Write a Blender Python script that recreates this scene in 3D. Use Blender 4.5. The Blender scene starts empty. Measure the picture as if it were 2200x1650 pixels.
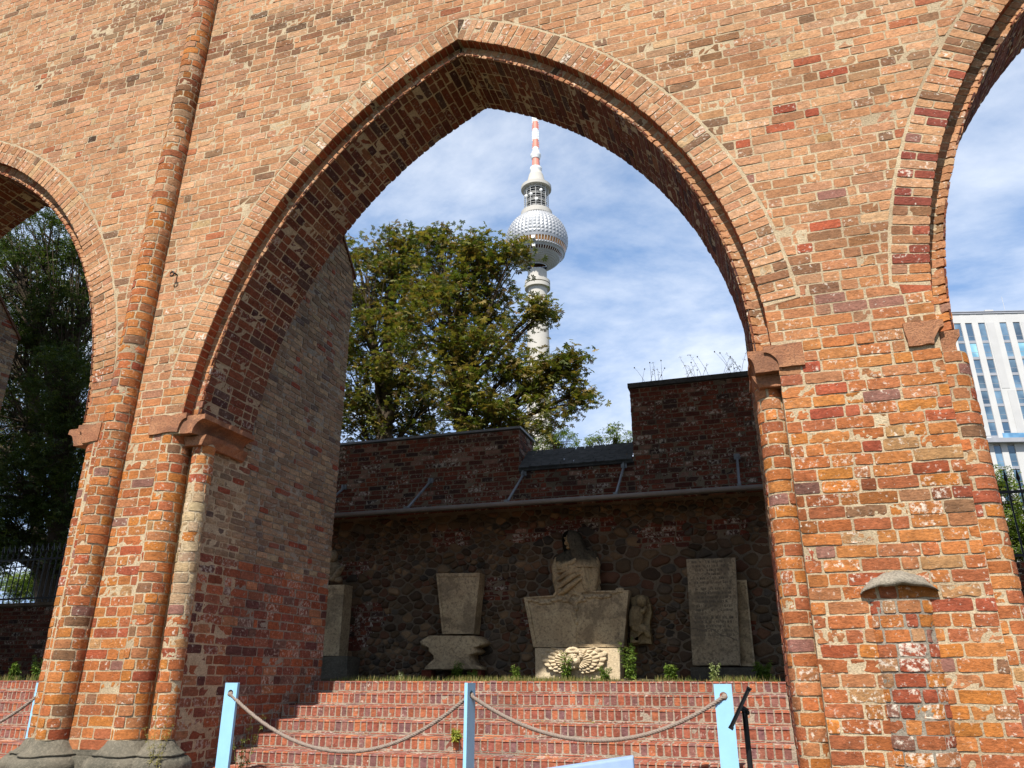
import bpy, bmesh, math, random
import numpy as np
from mathutils import Vector
R = math.radians
random.seed(7); RNG = np.random.default_rng(11)
S = bpy.context.scene
COL = S.collection

# ------------------------------------------------------------------ camera, sky, sun, exposure
F_PX, PITCH = 1650.0, math.atan(631/1650.0)
YAW = math.atan(557/1650.0*math.cos(PITCH))
EYE = np.array([0, 0, 1.6])
cam = bpy.data.cameras.new('camera'); cam_o = bpy.data.objects.new('camera', cam); COL.objects.link(cam_o)
cam.sensor_width = 36; cam.lens = 36*F_PX/2200; cam.clip_end = 3000; cam.clip_start = 0.05
cam_o.location = EYE; cam_o.rotation_euler = (math.pi/2+PITCH, 0, YAW)
S.camera = cam_o
S.render.resolution_x, S.render.resolution_y = 1024, 768

SUN_EL, SUN_AZ = R(52), R(4)          # azimuth measured from -Y towards -X
SD = Vector((-math.sin(SUN_AZ)*math.cos(SUN_EL), -math.cos(SUN_AZ)*math.cos(SUN_EL), math.sin(SUN_EL)))
sun = bpy.data.lights.new('sun', 'SUN'); sun.energy = 5.0; sun.angle = R(0.53); sun.color = (1, .945, .86)
sun_o = bpy.data.objects.new('sun', sun); COL.objects.link(sun_o)
sun_o.rotation_euler = SD.to_track_quat('Z', 'Y').to_euler(); sun_o.location = (0, -20, 40)

W = bpy.data.worlds.new('World'); S.world = W; W.use_nodes = True
def node(nt, t, loc=None, **kw):
    n = nt.nodes.new(t)
    for k, v in kw.items():
        if k.startswith('i_'):
            n.inputs[k[2:].replace('_', ' ')].default_value = v
        else: setattr(n, k, v)
    return n
def link(nt, a, b): nt.links.new(a, b)
def build_world():
    nt = W.node_tree; nt.nodes.clear()
    out = node(nt, 'ShaderNodeOutputWorld'); bg = node(nt, 'ShaderNodeBackground'); bg.inputs[1].default_value = 0.060
    sky = node(nt, 'ShaderNodeTexSky', sky_type='NISHITA', sun_disc=False)
    sky.sun_elevation = SUN_EL; sky.sun_rotation = math.pi + SUN_AZ
    sky.air_density = 1.0; sky.dust_density = 0.6; sky.ozone_density = 2.0; sky.altitude = 50
    tc = node(nt, 'ShaderNodeTexCoord'); sep = node(nt, 'ShaderNodeSeparateXYZ')
    link(nt, tc.outputs['Generated'], sep.inputs[0])
    add = node(nt, 'ShaderNodeMath', operation='ADD'); add.inputs[1].default_value = 0.25
    mx = node(nt, 'ShaderNodeMath', operation='MAXIMUM'); mx.inputs[1].default_value = 0.0
    link(nt, sep.outputs[2], mx.inputs[0]); link(nt, mx.outputs[0], add.inputs[0])
    dx = node(nt, 'ShaderNodeMath', operation='DIVIDE'); dy = node(nt, 'ShaderNodeMath', operation='DIVIDE')
    link(nt, sep.outputs[0], dx.inputs[0]); link(nt, add.outputs[0], dx.inputs[1])
    link(nt, sep.outputs[1], dy.inputs[0]); link(nt, add.outputs[0], dy.inputs[1])
    cmb = node(nt, 'ShaderNodeCombineXYZ'); link(nt, dx.outputs[0], cmb.inputs[0]); link(nt, dy.outputs[0], cmb.inputs[1])
    mp = node(nt, 'ShaderNodeMapping'); mp.inputs['Rotation'].default_value = (0, 0, R(35)); mp.inputs['Scale'].default_value = (.75, 1.05, 1)
    mp.inputs['Location'].default_value = (0.35, 0.1, 0)
    link(nt, cmb.outputs[0], mp.inputs[0])
    n1 = node(nt, 'ShaderNodeTexNoise'); n1.inputs['Scale'].default_value = 1.7; n1.inputs['Detail'].default_value = 9
    n1.inputs['Roughness'].default_value = .62; n1.inputs['Distortion'].default_value = .25
    link(nt, mp.outputs[0], n1.inputs[0])
    rp = node(nt, 'ShaderNodeValToRGB'); rp.color_ramp.elements[0].position = .40; rp.color_ramp.elements[1].position = .70
    link(nt, n1.outputs[0], rp.inputs[0])
    mix = node(nt, 'ShaderNodeMix', data_type='RGBA'); mix.inputs[7].default_value = (12.5, 12.9, 13.4, 1)
    fac = node(nt, 'ShaderNodeMath', operation='MULTIPLY'); fac.inputs[1].default_value = .85
    link(nt, rp.outputs[0], fac.inputs[0]); link(nt, fac.outputs[0], mix.inputs[0])
    hz = node(nt, 'ShaderNodeMix', data_type='RGBA'); hz.inputs[7].default_value = (3.4, 5.6, 9.8, 1)
    z2 = node(nt, 'ShaderNodeMath', operation='MULTIPLY'); link(nt, mx.outputs[0], z2.inputs[0]); link(nt, mx.outputs[0], z2.inputs[1])
    h1 = node(nt, 'ShaderNodeMath', operation='MULTIPLY_ADD'); h1.inputs[1].default_value = -.9; h1.inputs[2].default_value = .9; h1.use_clamp = True
    link(nt, z2.outputs[0], h1.inputs[0]); link(nt, h1.outputs[0], hz.inputs[0]); link(nt, sky.outputs[0], hz.inputs[6])
    link(nt, hz.outputs[2], mix.inputs[6]); link(nt, mix.outputs[2], bg.inputs[0]); link(nt, bg.outputs[0], out.inputs[0])
build_world()
VS = S.view_settings; VS.view_transform = 'Standard'; VS.look = 'None'; VS.gamma = 1; VS.use_curve_mapping = False
VS.exposure = 0.75

# ------------------------------------------------------------------ helpers
def ray(px, py):
    fw = np.array([-math.sin(YAW), math.cos(YAW), 0]); rt = np.array([math.cos(YAW), math.sin(YAW), 0]); up = np.array([0, 0, 1.0])
    Fv = fw*math.cos(PITCH)+up*math.sin(PITCH); Uv = -fw*math.sin(PITCH)+up*math.cos(PITCH)
    return Fv*F_PX+rt*(px-1100)+Uv*(825-py)
def at(px, py, Y):
    d = ray(px, py); return EYE + d*(Y/d[1])

def hsh(ix, iy, iz):
    h = (ix.astype(np.int64)*374761393 + iy.astype(np.int64)*668265263 + iz.astype(np.int64)*2147483647) & 0xffffffff
    h = ((h ^ (h >> 13))*1274126177) & 0xffffffff
    h = ((h ^ (h >> 16))*2246822519) & 0xffffffff
    return ((h ^ (h >> 15)) & 0xffffff)/float(0xffffff)
def vn(x, y, z):
    x, y, z = np.broadcast_arrays(np.asarray(x, float), np.asarray(y, float), np.asarray(z, float))
    ix, iy, iz = np.floor(x), np.floor(y), np.floor(z); fx, fy, fz = x-ix, y-iy, z-iz
    fx, fy, fz = [f*f*(3-2*f) for f in (fx, fy, fz)]
    r = 0
    for a in (0, 1):
        for b in (0, 1):
            for c in (0, 1):
                r = r + hsh(ix+a, iy+b, iz+c)*(fx if a else 1-fx)*(fy if b else 1-fy)*(fz if c else 1-fz)
    return r*2-1
def fbm(x, y, z, o=3):
    r, a, f = 0, 1.0, 1.0
    for i in range(o):
        r = r + a*vn(np.asarray(x)*f+17*i, np.asarray(y)*f+5*i, np.asarray(z)*f+9*i); a *= .5; f *= 2.03
    return r
def sstep(a, b, x):
    t = np.clip((np.asarray(x, float)-a)/(b-a), 0, 1); return t*t*(3-2*t)
def lin(c):
    c = np.asarray(c, float)/255.0
    return np.where(c <= .04045, c/12.92, ((c+.055)/1.055)**2.4)

class MB:
    """collects polygons, colours and material slots, links them as ONE mesh object"""
    def __init__(s): s.v = []; s.f = []; s.c = []; s.m = []; s.s = []; s.n = 0
    def add(s, verts, faces, col=(1, 1, 1, 0), mat=0, smooth=False):
        verts = np.asarray(verts, float).reshape(-1, 3); k = len(verts)
        s.v.append(verts)
        col = np.asarray(col, float)
        if col.ndim == 1:
            if len(col) == 3: col = np.append(col, 0)
            col = np.tile(col, (k, 1))
        s.c.append(col.reshape(-1, 4))
        if isinstance(faces, np.ndarray): s.f.append((faces+s.n))
        else: s.f.append([[i+s.n for i in f] for f in faces])
        nf = len(faces)
        s.m.append(np.full(nf, mat)); s.s.append(np.full(nf, smooth)); s.n += k
        return s
    def box(s, lo, hi, **kw):
        x0, y0, z0 = lo; x1, y1, z1 = hi
        v = [(x0, y0, z0), (x1, y0, z0), (x1, y1, z0), (x0, y1, z0), (x0, y0, z1), (x1, y0, z1), (x1, y1, z1), (x0, y1, z1)]
        return s.add(v, [(0, 3, 2, 1), (4, 5, 6, 7), (0, 1, 5, 4), (1, 2, 6, 5), (2, 3, 7, 6), (3, 0, 4, 7)], **kw)
    def grid(s, P, closed_u=False, **kw):
        """P: (nv,nu,3)"""
        nv, nu = P.shape[:2]; idx = np.arange(nv*nu).reshape(nv, nu)
        if closed_u: idx = np.concatenate([idx, idx[:, :1]], 1)
        q = np.stack([idx[:-1, :-1], idx[:-1, 1:], idx[1:, 1:], idx[1:, :-1]], -1).reshape(-1, 4)
        return s.add(P.reshape(-1, 3), q, **kw)
    def tube(s, pts, rad, n=8, cap=True, **kw):
        pts = np.asarray(pts, float); m = len(pts); rad = np.broadcast_to(np.asarray(rad, float), (m,))
        T = np.gradient(pts, axis=0); T /= np.linalg.norm(T, axis=1, keepdims=True)+1e-9
        ref = np.array([0, 0, 1.0]) if abs(T[:, 2]).mean() < .8 else np.array([1.0, 0, 0])
        A = np.cross(T, ref); A /= np.linalg.norm(A, axis=1, keepdims=True)+1e-9; B = np.cross(T, A)
        th = np.linspace(0, 2*math.pi, n, endpoint=False)
        P = pts[:, None]+rad[:, None, None]*(np.cos(th)[None, :, None]*A[:, None]+np.sin(th)[None, :, None]*B[:, None])
        kw.setdefault('smooth', True)
        b = s.n; s.grid(P, True, **kw)
        if cap:
            kw2 = dict(kw); kw2['smooth'] = False
            s.add(P[0], [list(range(n))[::-1]], **kw2); s.add(P[-1], [list(range(n))], **kw2)
        return s
    def lathe(s, prof, c=(0, 0), n=32, a0=0, a1=2*math.pi, **kw):
        prof = np.asarray(prof, float); full = abs(a1-a0) > 6.28
        th = np.linspace(a0, a1, n, endpoint=not full)
        P = np.stack([c[0]+prof[:, :1]*np.cos(th)[None], c[1]+prof[:, :1]*np.sin(th)[None], np.repeat(prof[:, 1:2], n, 1)], -1)
        kw.setdefault('smooth', True)
        if kw.pop('sharp', False):                        # keep the corners of the profile crisp
            for i in range(len(prof)-1): s.grid(P[i:i+2], full, **kw)
            return s
        return s.grid(P, full, **kw)
    def extrude(s, poly, axis, d0, d1, caps=True, **kw):
        """poly in the plane normal to axis ('y': XZ, 'z': XY, 'x': YZ)"""
        def mk(p, d): return {'y': (p[0], d, p[1]), 'z': (p[0], p[1], d), 'x': (d, p[0], p[1])}[axis]
        n = len(poly); v = [mk(p, d0) for p in poly]+[mk(p, d1) for p in poly]
        f = [(i, (i+1) % n, n+(i+1) % n, n+i) for i in range(n)]
        if caps: f += [tuple(range(n))[::-1], tuple(range(n, 2*n))]
        return s.add(v, f, **kw)
    def ell(s, c, r, n=16, m=10, rot=None, amp=0, fr=3, **kw):
        th = np.linspace(0, 2*math.pi, n, endpoint=False); ph = np.linspace(-math.pi/2, math.pi/2, m)
        P = np.stack([np.cos(ph)[:, None]*np.cos(th), np.cos(ph)[:, None]*np.sin(th), np.repeat(np.sin(ph)[:, None], n, 1)], -1)
        if amp: P = P*(1+amp*fbm(P[..., 0]*fr+c[0], P[..., 1]*fr+c[1], P[..., 2]*fr+c[2], 2))[..., None]
        P = P*np.asarray(r, float)
        if rot is not None: P = P @ np.asarray(rot).T
        kw.setdefault('smooth', True)
        return s.grid(P+np.asarray(c, float), True, **kw)
    def jitter(s, amp, fr, amp2=0, fr2=0):
        for i, v in enumerate(s.v):
            d = np.stack([fbm(v[:, 0]*fr+k*31, v[:, 1]*fr, v[:, 2]*fr, 2) for k in range(3)], -1)*amp
            if amp2: d += np.stack([vn(v[:, 0]*fr2+k*31, v[:, 1]*fr2, v[:, 2]*fr2) for k in range(3)], -1)*amp2
            s.v[i] = v+d
        return s
    def build(s, name, mats, parent=None):
        me = bpy.data.meshes.new(name)
        V = np.concatenate(s.v); lens, loops = [], []
        for f in s.f:
            if isinstance(f, np.ndarray): lens.append(np.full(len(f), f.shape[1])); loops.append(f.reshape(-1))
            else:
                lens.append(np.array([len(q) for q in f], int)); loops.append(np.array([i for q in f for i in q], int))
        lens = np.concatenate(lens); loops = np.concatenate(loops)
        me.vertices.add(len(V)); me.vertices.foreach_set('co', V.reshape(-1))
        me.loops.add(len(loops)); me.loops.foreach_set('vertex_index', loops.astype(np.int32))
        me.polygons.add(len(lens)); st = np.concatenate([[0], np.cumsum(lens)[:-1]])
        me.polygons.foreach_set('loop_start', st.astype(np.int32))
        me.polygons.foreach_set('material_index', np.concatenate(s.m).astype(np.int32))
        me.polygons.foreach_set('use_smooth', np.concatenate(s.s).astype(bool))
        me.update(calc_edges=True); me.validate()
        a = me.color_attributes.new('col', 'FLOAT_COLOR', 'POINT'); C = np.concatenate(s.c)
        a.data.foreach_set('color', C.reshape(-1).astype(np.float32))
        for m in (mats if isinstance(mats, (list, tuple)) else [mats]): me.materials.append(m)
        o = bpy.data.objects.new(name, me); COL.objects.link(o)
        if parent is not None: o.parent = parent
        return o

def tag(o, label=None, cat=None, group=None, kind=None):
    if label: o['label'] = label
    if cat: o['category'] = cat
    if group: o['group'] = group
    if kind: o['kind'] = kind
    return o
def empty(name, label, cat, group=None):
    o = bpy.data.objects.new(name, None); COL.objects.link(o); o.empty_display_size = .2
    return tag(o, label, cat, group)

# ------------------------------------------------------------------ materials
def M(name):
    m = bpy.data.materials.new(name); m.use_nodes = True; nt = m.node_tree; nt.nodes.clear()
    out = node(nt, 'ShaderNodeOutputMaterial'); b = node(nt, 'ShaderNodeBsdfPrincipled'); link(nt, b.outputs[0], out.inputs[0])
    b.inputs['Specular IOR Level'].default_value = .3
    return m, nt, b, out
def noise(nt, scale, detail=4, rough=.55, co=None, dist=0):
    n = node(nt, 'ShaderNodeTexNoise'); n.inputs['Scale'].default_value = scale; n.inputs['Detail'].default_value = detail
    n.inputs['Roughness'].default_value = rough; n.inputs['Distortion'].default_value = dist
    if co: link(nt, co, n.inputs[0])
    return n.outputs[0]
def ramp(nt, src, *stops):
    r = node(nt, 'ShaderNodeValToRGB'); el = r.color_ramp.elements
    while len(el) < len(stops): el.new(.5)
    for e, (p, c) in zip(el, stops):
        e.position = p; e.color = (c, c, c, 1) if np.isscalar(c) else (*c, 1)
    link(nt, src, r.inputs[0]); return r.outputs[0]
def mixc(nt, fac, a, b, mode='MIX'):
    m = node(nt, 'ShaderNodeMix', data_type='RGBA', blend_type=mode)
    for i, x in ((0, fac), (6, a), (7, b)):
        if hasattr(x, 'is_linked'): link(nt, x, m.inputs[i])
        elif i == 0: m.inputs[0].default_value = x
        else: m.inputs[i].default_value = (*x, 1) if len(x) == 3 else x
    return m.outputs[2]
def mth(nt, op, a, b):
    m = node(nt, 'ShaderNodeMath', operation=op)
    for i, x in ((0, a), (1, b)):
        if hasattr(x, 'is_linked'): link(nt, x, m.inputs[i])
        else: m.inputs[i].default_value = x
    return m.outputs[0]
def bump(nt, b, h, strength=.5, dist=.01):
    n = node(nt, 'ShaderNodeBump'); n.inputs['Strength'].default_value = strength; n.inputs['Distance'].default_value = dist
    link(nt, h, n.inputs['Height']); link(nt, n.outputs[0], b.inputs['Normal'])
def objco(nt): return node(nt, 'ShaderNodeTexCoord').outputs['Object']
def attr(nt, name='col'):
    a = node(nt, 'ShaderNodeAttribute'); a.attribute_name = name; return a

def mat_brick(name, lime=(.62, .56, .47), bs=.6):
    m, nt, b, _ = M(name); co = objco(nt); a = attr(nt)
    mp = node(nt, 'ShaderNodeMapping'); mp.inputs['Scale'].default_value = (1, 1, 2.1); link(nt, co, mp.inputs[0]); cs = mp.outputs[0]
    f1 = noise(nt, 30, 6, .72, cs); f2 = noise(nt, 10, 4, .62, cs, .4); f3 = noise(nt, 95, 3, .6, cs)
    c = mixc(nt, 1.0, a.outputs['Color'], ramp(nt, f1, (.28, .52), (.5, 1.0), (.72, 1.34)), 'MULTIPLY')
    c = mixc(nt, 1.0, c, ramp(nt, f2, (.3, .74), (.7, 1.22)), 'MULTIPLY')
    c = mixc(nt, ramp(nt, f3, (.60, 0), (.72, .55)), c, (.07, .045, .03))
    c = mixc(nt, 1.0, c, ramp(nt, noise(nt, 1.4, 5, .6, co, .5), (.32, .80), (.55, 1.0), (.75, 1.10)), 'MULTIPLY')
    # lime and mortar smears: amount carried in alpha
    li = noise(nt, 24, 6, .7, co)
    lf = mth(nt, 'MULTIPLY', ramp(nt, mth(nt, 'ADD', li, mth(nt, 'MULTIPLY', a.outputs['Alpha'], .30)), (.62, 0), (.72, 1)), .8)
    c = mixc(nt, lf, c, lime)
    link(nt, c, b.inputs['Base Color']); b.inputs['Roughness'].default_value = .92; b.inputs['Specular IOR Level'].default_value = .15
    h = mth(nt, 'ADD', mth(nt, 'MULTIPLY', f1, 1.0), mth(nt, 'MULTIPLY', f3, .5))
    bump(nt, b, h, bs, .012)
    return m
def mat_mortar(name, c1, c2, c3):
    m, nt, b, _ = M(name); co = objco(nt)
    f1 = noise(nt, 5, 5, .6, co); f2 = noise(nt, 60, 4, .7, co); f3 = noise(nt, 1.1, 3, .5, co)
    c = mixc(nt, ramp(nt, f1, (.35, 0), (.65, 1)), c1, c2)
    c = mixc(nt, ramp(nt, f3, (.5, 0), (.68, .8)), c, c3)
    c = mixc(nt, 1.0, c, ramp(nt, f2, (.3, .55), (.6, 1.1)), 'MULTIPLY')
    link(nt, c, b.inputs['Base Color']); b.inputs['Roughness'].default_value = .95; b.inputs['Specular IOR Level'].default_value = .1
    bump(nt, b, f2, .8, .012); return m
def mat_stone(name, c1, c2, c3, sc=1.0, bs=.5, stain=.5):
    m, nt, b, _ = M(name); co = objco(nt); a = attr(nt)
    f1 = noise(nt, 3*sc, 6, .62, co); f2 = noise(nt, 28*sc, 5, .65, co); f3 = noise(nt, 110*sc, 3, .6, co)
    c = mixc(nt, ramp(nt, f1, (.35, 0), (.65, 1)), c1, c2)
    c = mixc(nt, mth(nt, 'MULTIPLY', ramp(nt, f2, (.48, 0), (.66, 1)), stain), c, c3)
    c = mixc(nt, 1.0, c, ramp(nt, f3, (.3, .75), (.7, 1.2)), 'MULTIPLY')
    if stain > .7: c = mixc(nt, mth(nt, 'MULTIPLY', ramp(nt, noise(nt, 2.6, 5, .62, co, .8), (.50, 0), (.60, 1)), .62), c, tuple(x*.95 for x in c3))
    c = mixc(nt, 1.0, c, a.outputs['Color'], 'MULTIPLY')
    link(nt, c, b.inputs['Base Color']); b.inputs['Roughness'].default_value = .93; b.inputs['Specular IOR Level'].default_value = .15
    bump(nt, b, mth(nt, 'ADD', f2, mth(nt, 'MULTIPLY', f3, .5)), bs, .015); return m
def mat_plain(name, col, rough=.5, metal=0.0, var=.15, sc=12, bs=0.0, useattr=False):
    m, nt, b, _ = M(name); co = objco(nt); f = noise(nt, sc, 5, .6, co)
    c = mixc(nt, 1.0, col, ramp(nt, f, (.3, 1-var), (.7, 1+var)), 'MULTIPLY')
    if useattr: c = mixc(nt, 1.0, c, attr(nt).outputs['Color'], 'MULTIPLY')
    link(nt, c, b.inputs['Base Color']); b.inputs['Roughness'].default_value = rough; b.inputs['Metallic'].default_value = metal
    if bs: bump(nt, b, f, bs, .01)
    return m
def mat_leaf(name, trans=.35):
    m = bpy.data.materials.new(name); m.use_nodes = True; nt = m.node_tree; nt.nodes.clear()
    out = node(nt, 'ShaderNodeOutputMaterial'); a = attr(nt)
    d = node(nt, 'ShaderNodeBsdfPrincipled'); d.inputs['Roughness'].default_value = .55; d.inputs['Specular IOR Level'].default_value = .35
    t = node(nt, 'ShaderNodeBsdfTranslucent'); mx = node(nt, 'ShaderNodeMixShader'); mx.inputs[0].default_value = trans
    c = mixc(nt, 1.0, a.outputs['Color'], ramp(nt, noise(nt, 30, 3, .5, objco(nt)), (.3, .75), (.7, 1.25)), 'MULTIPLY')
    link(nt, c, d.inputs['Base Color'])
    link(nt, mixc(nt, 1.0, c, (1.3, 1.45, .7), 'MULTIPLY'), t.inputs[0])
    link(nt, d.outputs[0], mx.inputs[1]); link(nt, t.outputs[0], mx.inputs[2]); link(nt, mx.outputs[0], out.inputs[0])
    return m

MT = {}
MT['brick'] = mat_brick('old_brick')
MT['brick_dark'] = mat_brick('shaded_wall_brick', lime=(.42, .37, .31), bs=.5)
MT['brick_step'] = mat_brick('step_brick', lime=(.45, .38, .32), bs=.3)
MT['mortar'] = mat_mortar('lime_mortar', (.50, .405, .27), (.40, .305, .195), (.30, .225, .145))
MT['mortar_step'] = mat_mortar('step_mortar', (.36, .30, .23), (.29, .235, .18), (.20, .17, .13))
MT['mortar_grey'] = mat_mortar('grey_mortar', (.30, .265, .21), (.22, .19, .15), (.17, .15, .12))
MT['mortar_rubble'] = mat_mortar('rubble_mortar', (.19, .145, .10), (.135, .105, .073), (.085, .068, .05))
MT['terracotta'] = mat_stone('terracotta', (.41, .20, .105), (.31, .135, .072), (.17, .085, .055), 1.8, .9, .75)
MT['sandstone'] = mat_stone('sandstone', (.52, .41, .255), (.40, .30, .18), (.17, .13, .085), .9, .9, .8)
MT['sandstone_sunlit'] = mat_stone('sandstone_sunlit', (.58, .48, .33), (.48, .38, .245), (.26, .20, .14), .9, .8, .5)  # lighter copy of sandstone, brightness of the sun patch put into the colour
MT['greystone'] = mat_stone('grey_stone', (.15, .132, .10), (.085, .078, .06), (.25, .22, .165), 1.3, .9, .45)
MT['rubble'] = mat_stone('field_stone', (.8, .8, .8), (1.0, .97, .92), (.55, .52, .5), 2.0, .7, .5)
MT['concrete'] = mat_plain('tower_concrete', (.42, .40, .36), .85, 0, .07, .15)
MT['steel'] = mat_plain('tower_steel', (.33, .34, .355), .5, .4, .12, .3)
MT['white'] = mat_plain('white_paint', (.75, .75, .73), .5, 0, .06, .3)
MT['red'] = mat_plain('red_paint', (.60, .22, .165), .5, 0, .1, .3)
MT['cage'] = mat_plain('cage_metal', (.50, .50, .49), .5, .2, .1, .5)
MT['carved'] = mat_plain('carved_line', (.13, .105, .075), .9)
MT['dark'] = mat_plain('dark_inside', (.03, .03, .03), .7)
MT['amber'] = mat_plain('amber_glass', (.42, .20, .07), .2, .3, .3, .25)
MT['brownglass'] = mat_plain('brown_glass', (.07, .03, .02), .12, .3, .5, .3)
MT['blue'] = mat_plain('pale_blue_paint', (.25, .48, .68), .5, 0, .08, 4)
MT['blue2'] = mat_plain('shaded_blue_paint', (.20, .28, .43), .6, 0, .1, 9)  # darker version of the post blue, shade put into the board's colour
MT['rope'] = mat_plain('rope_fibre', (.21, .165, .135), .9, 0, .25, 60, .3)
MT['black'] = mat_plain('black_steel', (.012, .012, .013), .4, .3, .2, 20)
MT['zinc'] = mat_plain('zinc_sheet', (.16, .175, .19), .55, .3, .15, 8)
MT['lead'] = mat_plain('dark_slate', (.045, .047, .047), .9, 0, .45, 9, .9)
MT['bark'] = mat_stone('bark', (.085, .065, .045), (.06, .045, .032), (.03, .022, .016), 3, .9, .6)
MT['leaf'] = mat_leaf('leaf')
MT['leaf_dark'] = mat_leaf('leaf_dark', .25)
MT['soil'] = mat_stone('soil', (.10, .08, .05), (.07, .055, .035), (.05, .06, .025), 2, .8, .5)
MT['paving'] = mat_stone('dark_ground', (.085, .075, .042), (.06, .07, .03), (.11, .09, .06), .8, .4, .4)  # unseen front ground, made dark to cut bounce light under the arches
MT['hotel'] = mat_plain('hotel_panel', (.47, .47, .465), .6, 0, .05, .4)
MT['hotel2'] = mat_plain('hotel_recess', (.43, .43, .43), .6, 0, .05, .4)
MT['spandrel'] = mat_plain('grey_spandrel', (.27, .28, .31), .5, 0, .1, .5)
def mat_glass():
    m, nt, b, _ = M('hotel_glass'); co = objco(nt)
    c = mixc(nt, ramp(nt, noise(nt, .28, 2, .5, co), (.4, 0), (.65, 1)), (.035, .075, .13), (.11, .19, .27))
    c = mixc(nt, 1.0, c, attr(nt).outputs['Color'], 'MULTIPLY')
    link(nt, c, b.inputs['Base Color']); b.inputs['Roughness'].default_value = .06; b.inputs['Specular IOR Level'].default_value = .9
    return m
MT['glass'] = mat_glass()

# ------------------------------------------------------------------ bricks
PAL_TOP = [(205, 152, 112), (201, 146, 105), (209, 159, 119), (195, 140, 100), (202, 145, 104), (193, 142, 107), (210, 163, 125)]
PAL_TOP_X = [(156, 118, 88), (182, 112, 78), (142, 108, 82), (210, 172, 130), (164, 122, 90)]
PAL_LOW = [(198, 124, 70), (194, 117, 68), (188, 112, 69), (202, 131, 75), (180, 107, 71), (188, 125, 84), (202, 128, 64)]
PAL_LOW_X = [(170, 90, 64), (158, 112, 98), (148, 108, 80), (188, 142, 96), (178, 94, 62)]
PAL_YEL = [(176, 148, 118), (164, 136, 108), (154, 128, 102), (186, 158, 124), (166, 132, 104), (142, 118, 96)]
PAL_YEL_X = [(150, 96, 76), (118, 100, 90), (180, 160, 128), (158, 84, 62)]
PAL_RED = [(166, 96, 68), (152, 86, 62), (174, 102, 70), (144, 86, 70), (160, 102, 78)]
PAL_RED_X = [(110, 72, 66), (184, 128, 92), (128, 96, 84)]
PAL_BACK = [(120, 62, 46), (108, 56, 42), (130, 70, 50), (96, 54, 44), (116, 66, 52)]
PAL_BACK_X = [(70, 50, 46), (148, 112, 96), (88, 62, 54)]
PAL_STEP = [(172, 102, 80), (164, 95, 76), (180, 106, 78), (156, 92, 78), (168, 108, 90)]
PAL_STEP_X = [(148, 104, 98), (140, 100, 98), (198, 122, 86), (156, 108, 98)]
PAL_PALE = [(205, 178, 140), (190, 160, 124), (214, 190, 150), (198, 140, 96), (176, 146, 116)]
KA = .66
def pick(pal, palx, n, px=.15):
    A, X = lin(pal)*KA, lin(palx)*KA
    c = A[RNG.integers(0, len(A), n)]; k = RNG.random(n) < px
    c = np.where(k[:, None], X[RNG.integers(0, len(X), n)], c)
    return c*np.clip(1+RNG.normal(0, .05, (n, 1)), .78, 1.22)*(1+RNG.normal(0, .015, (n, 3)))

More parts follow.
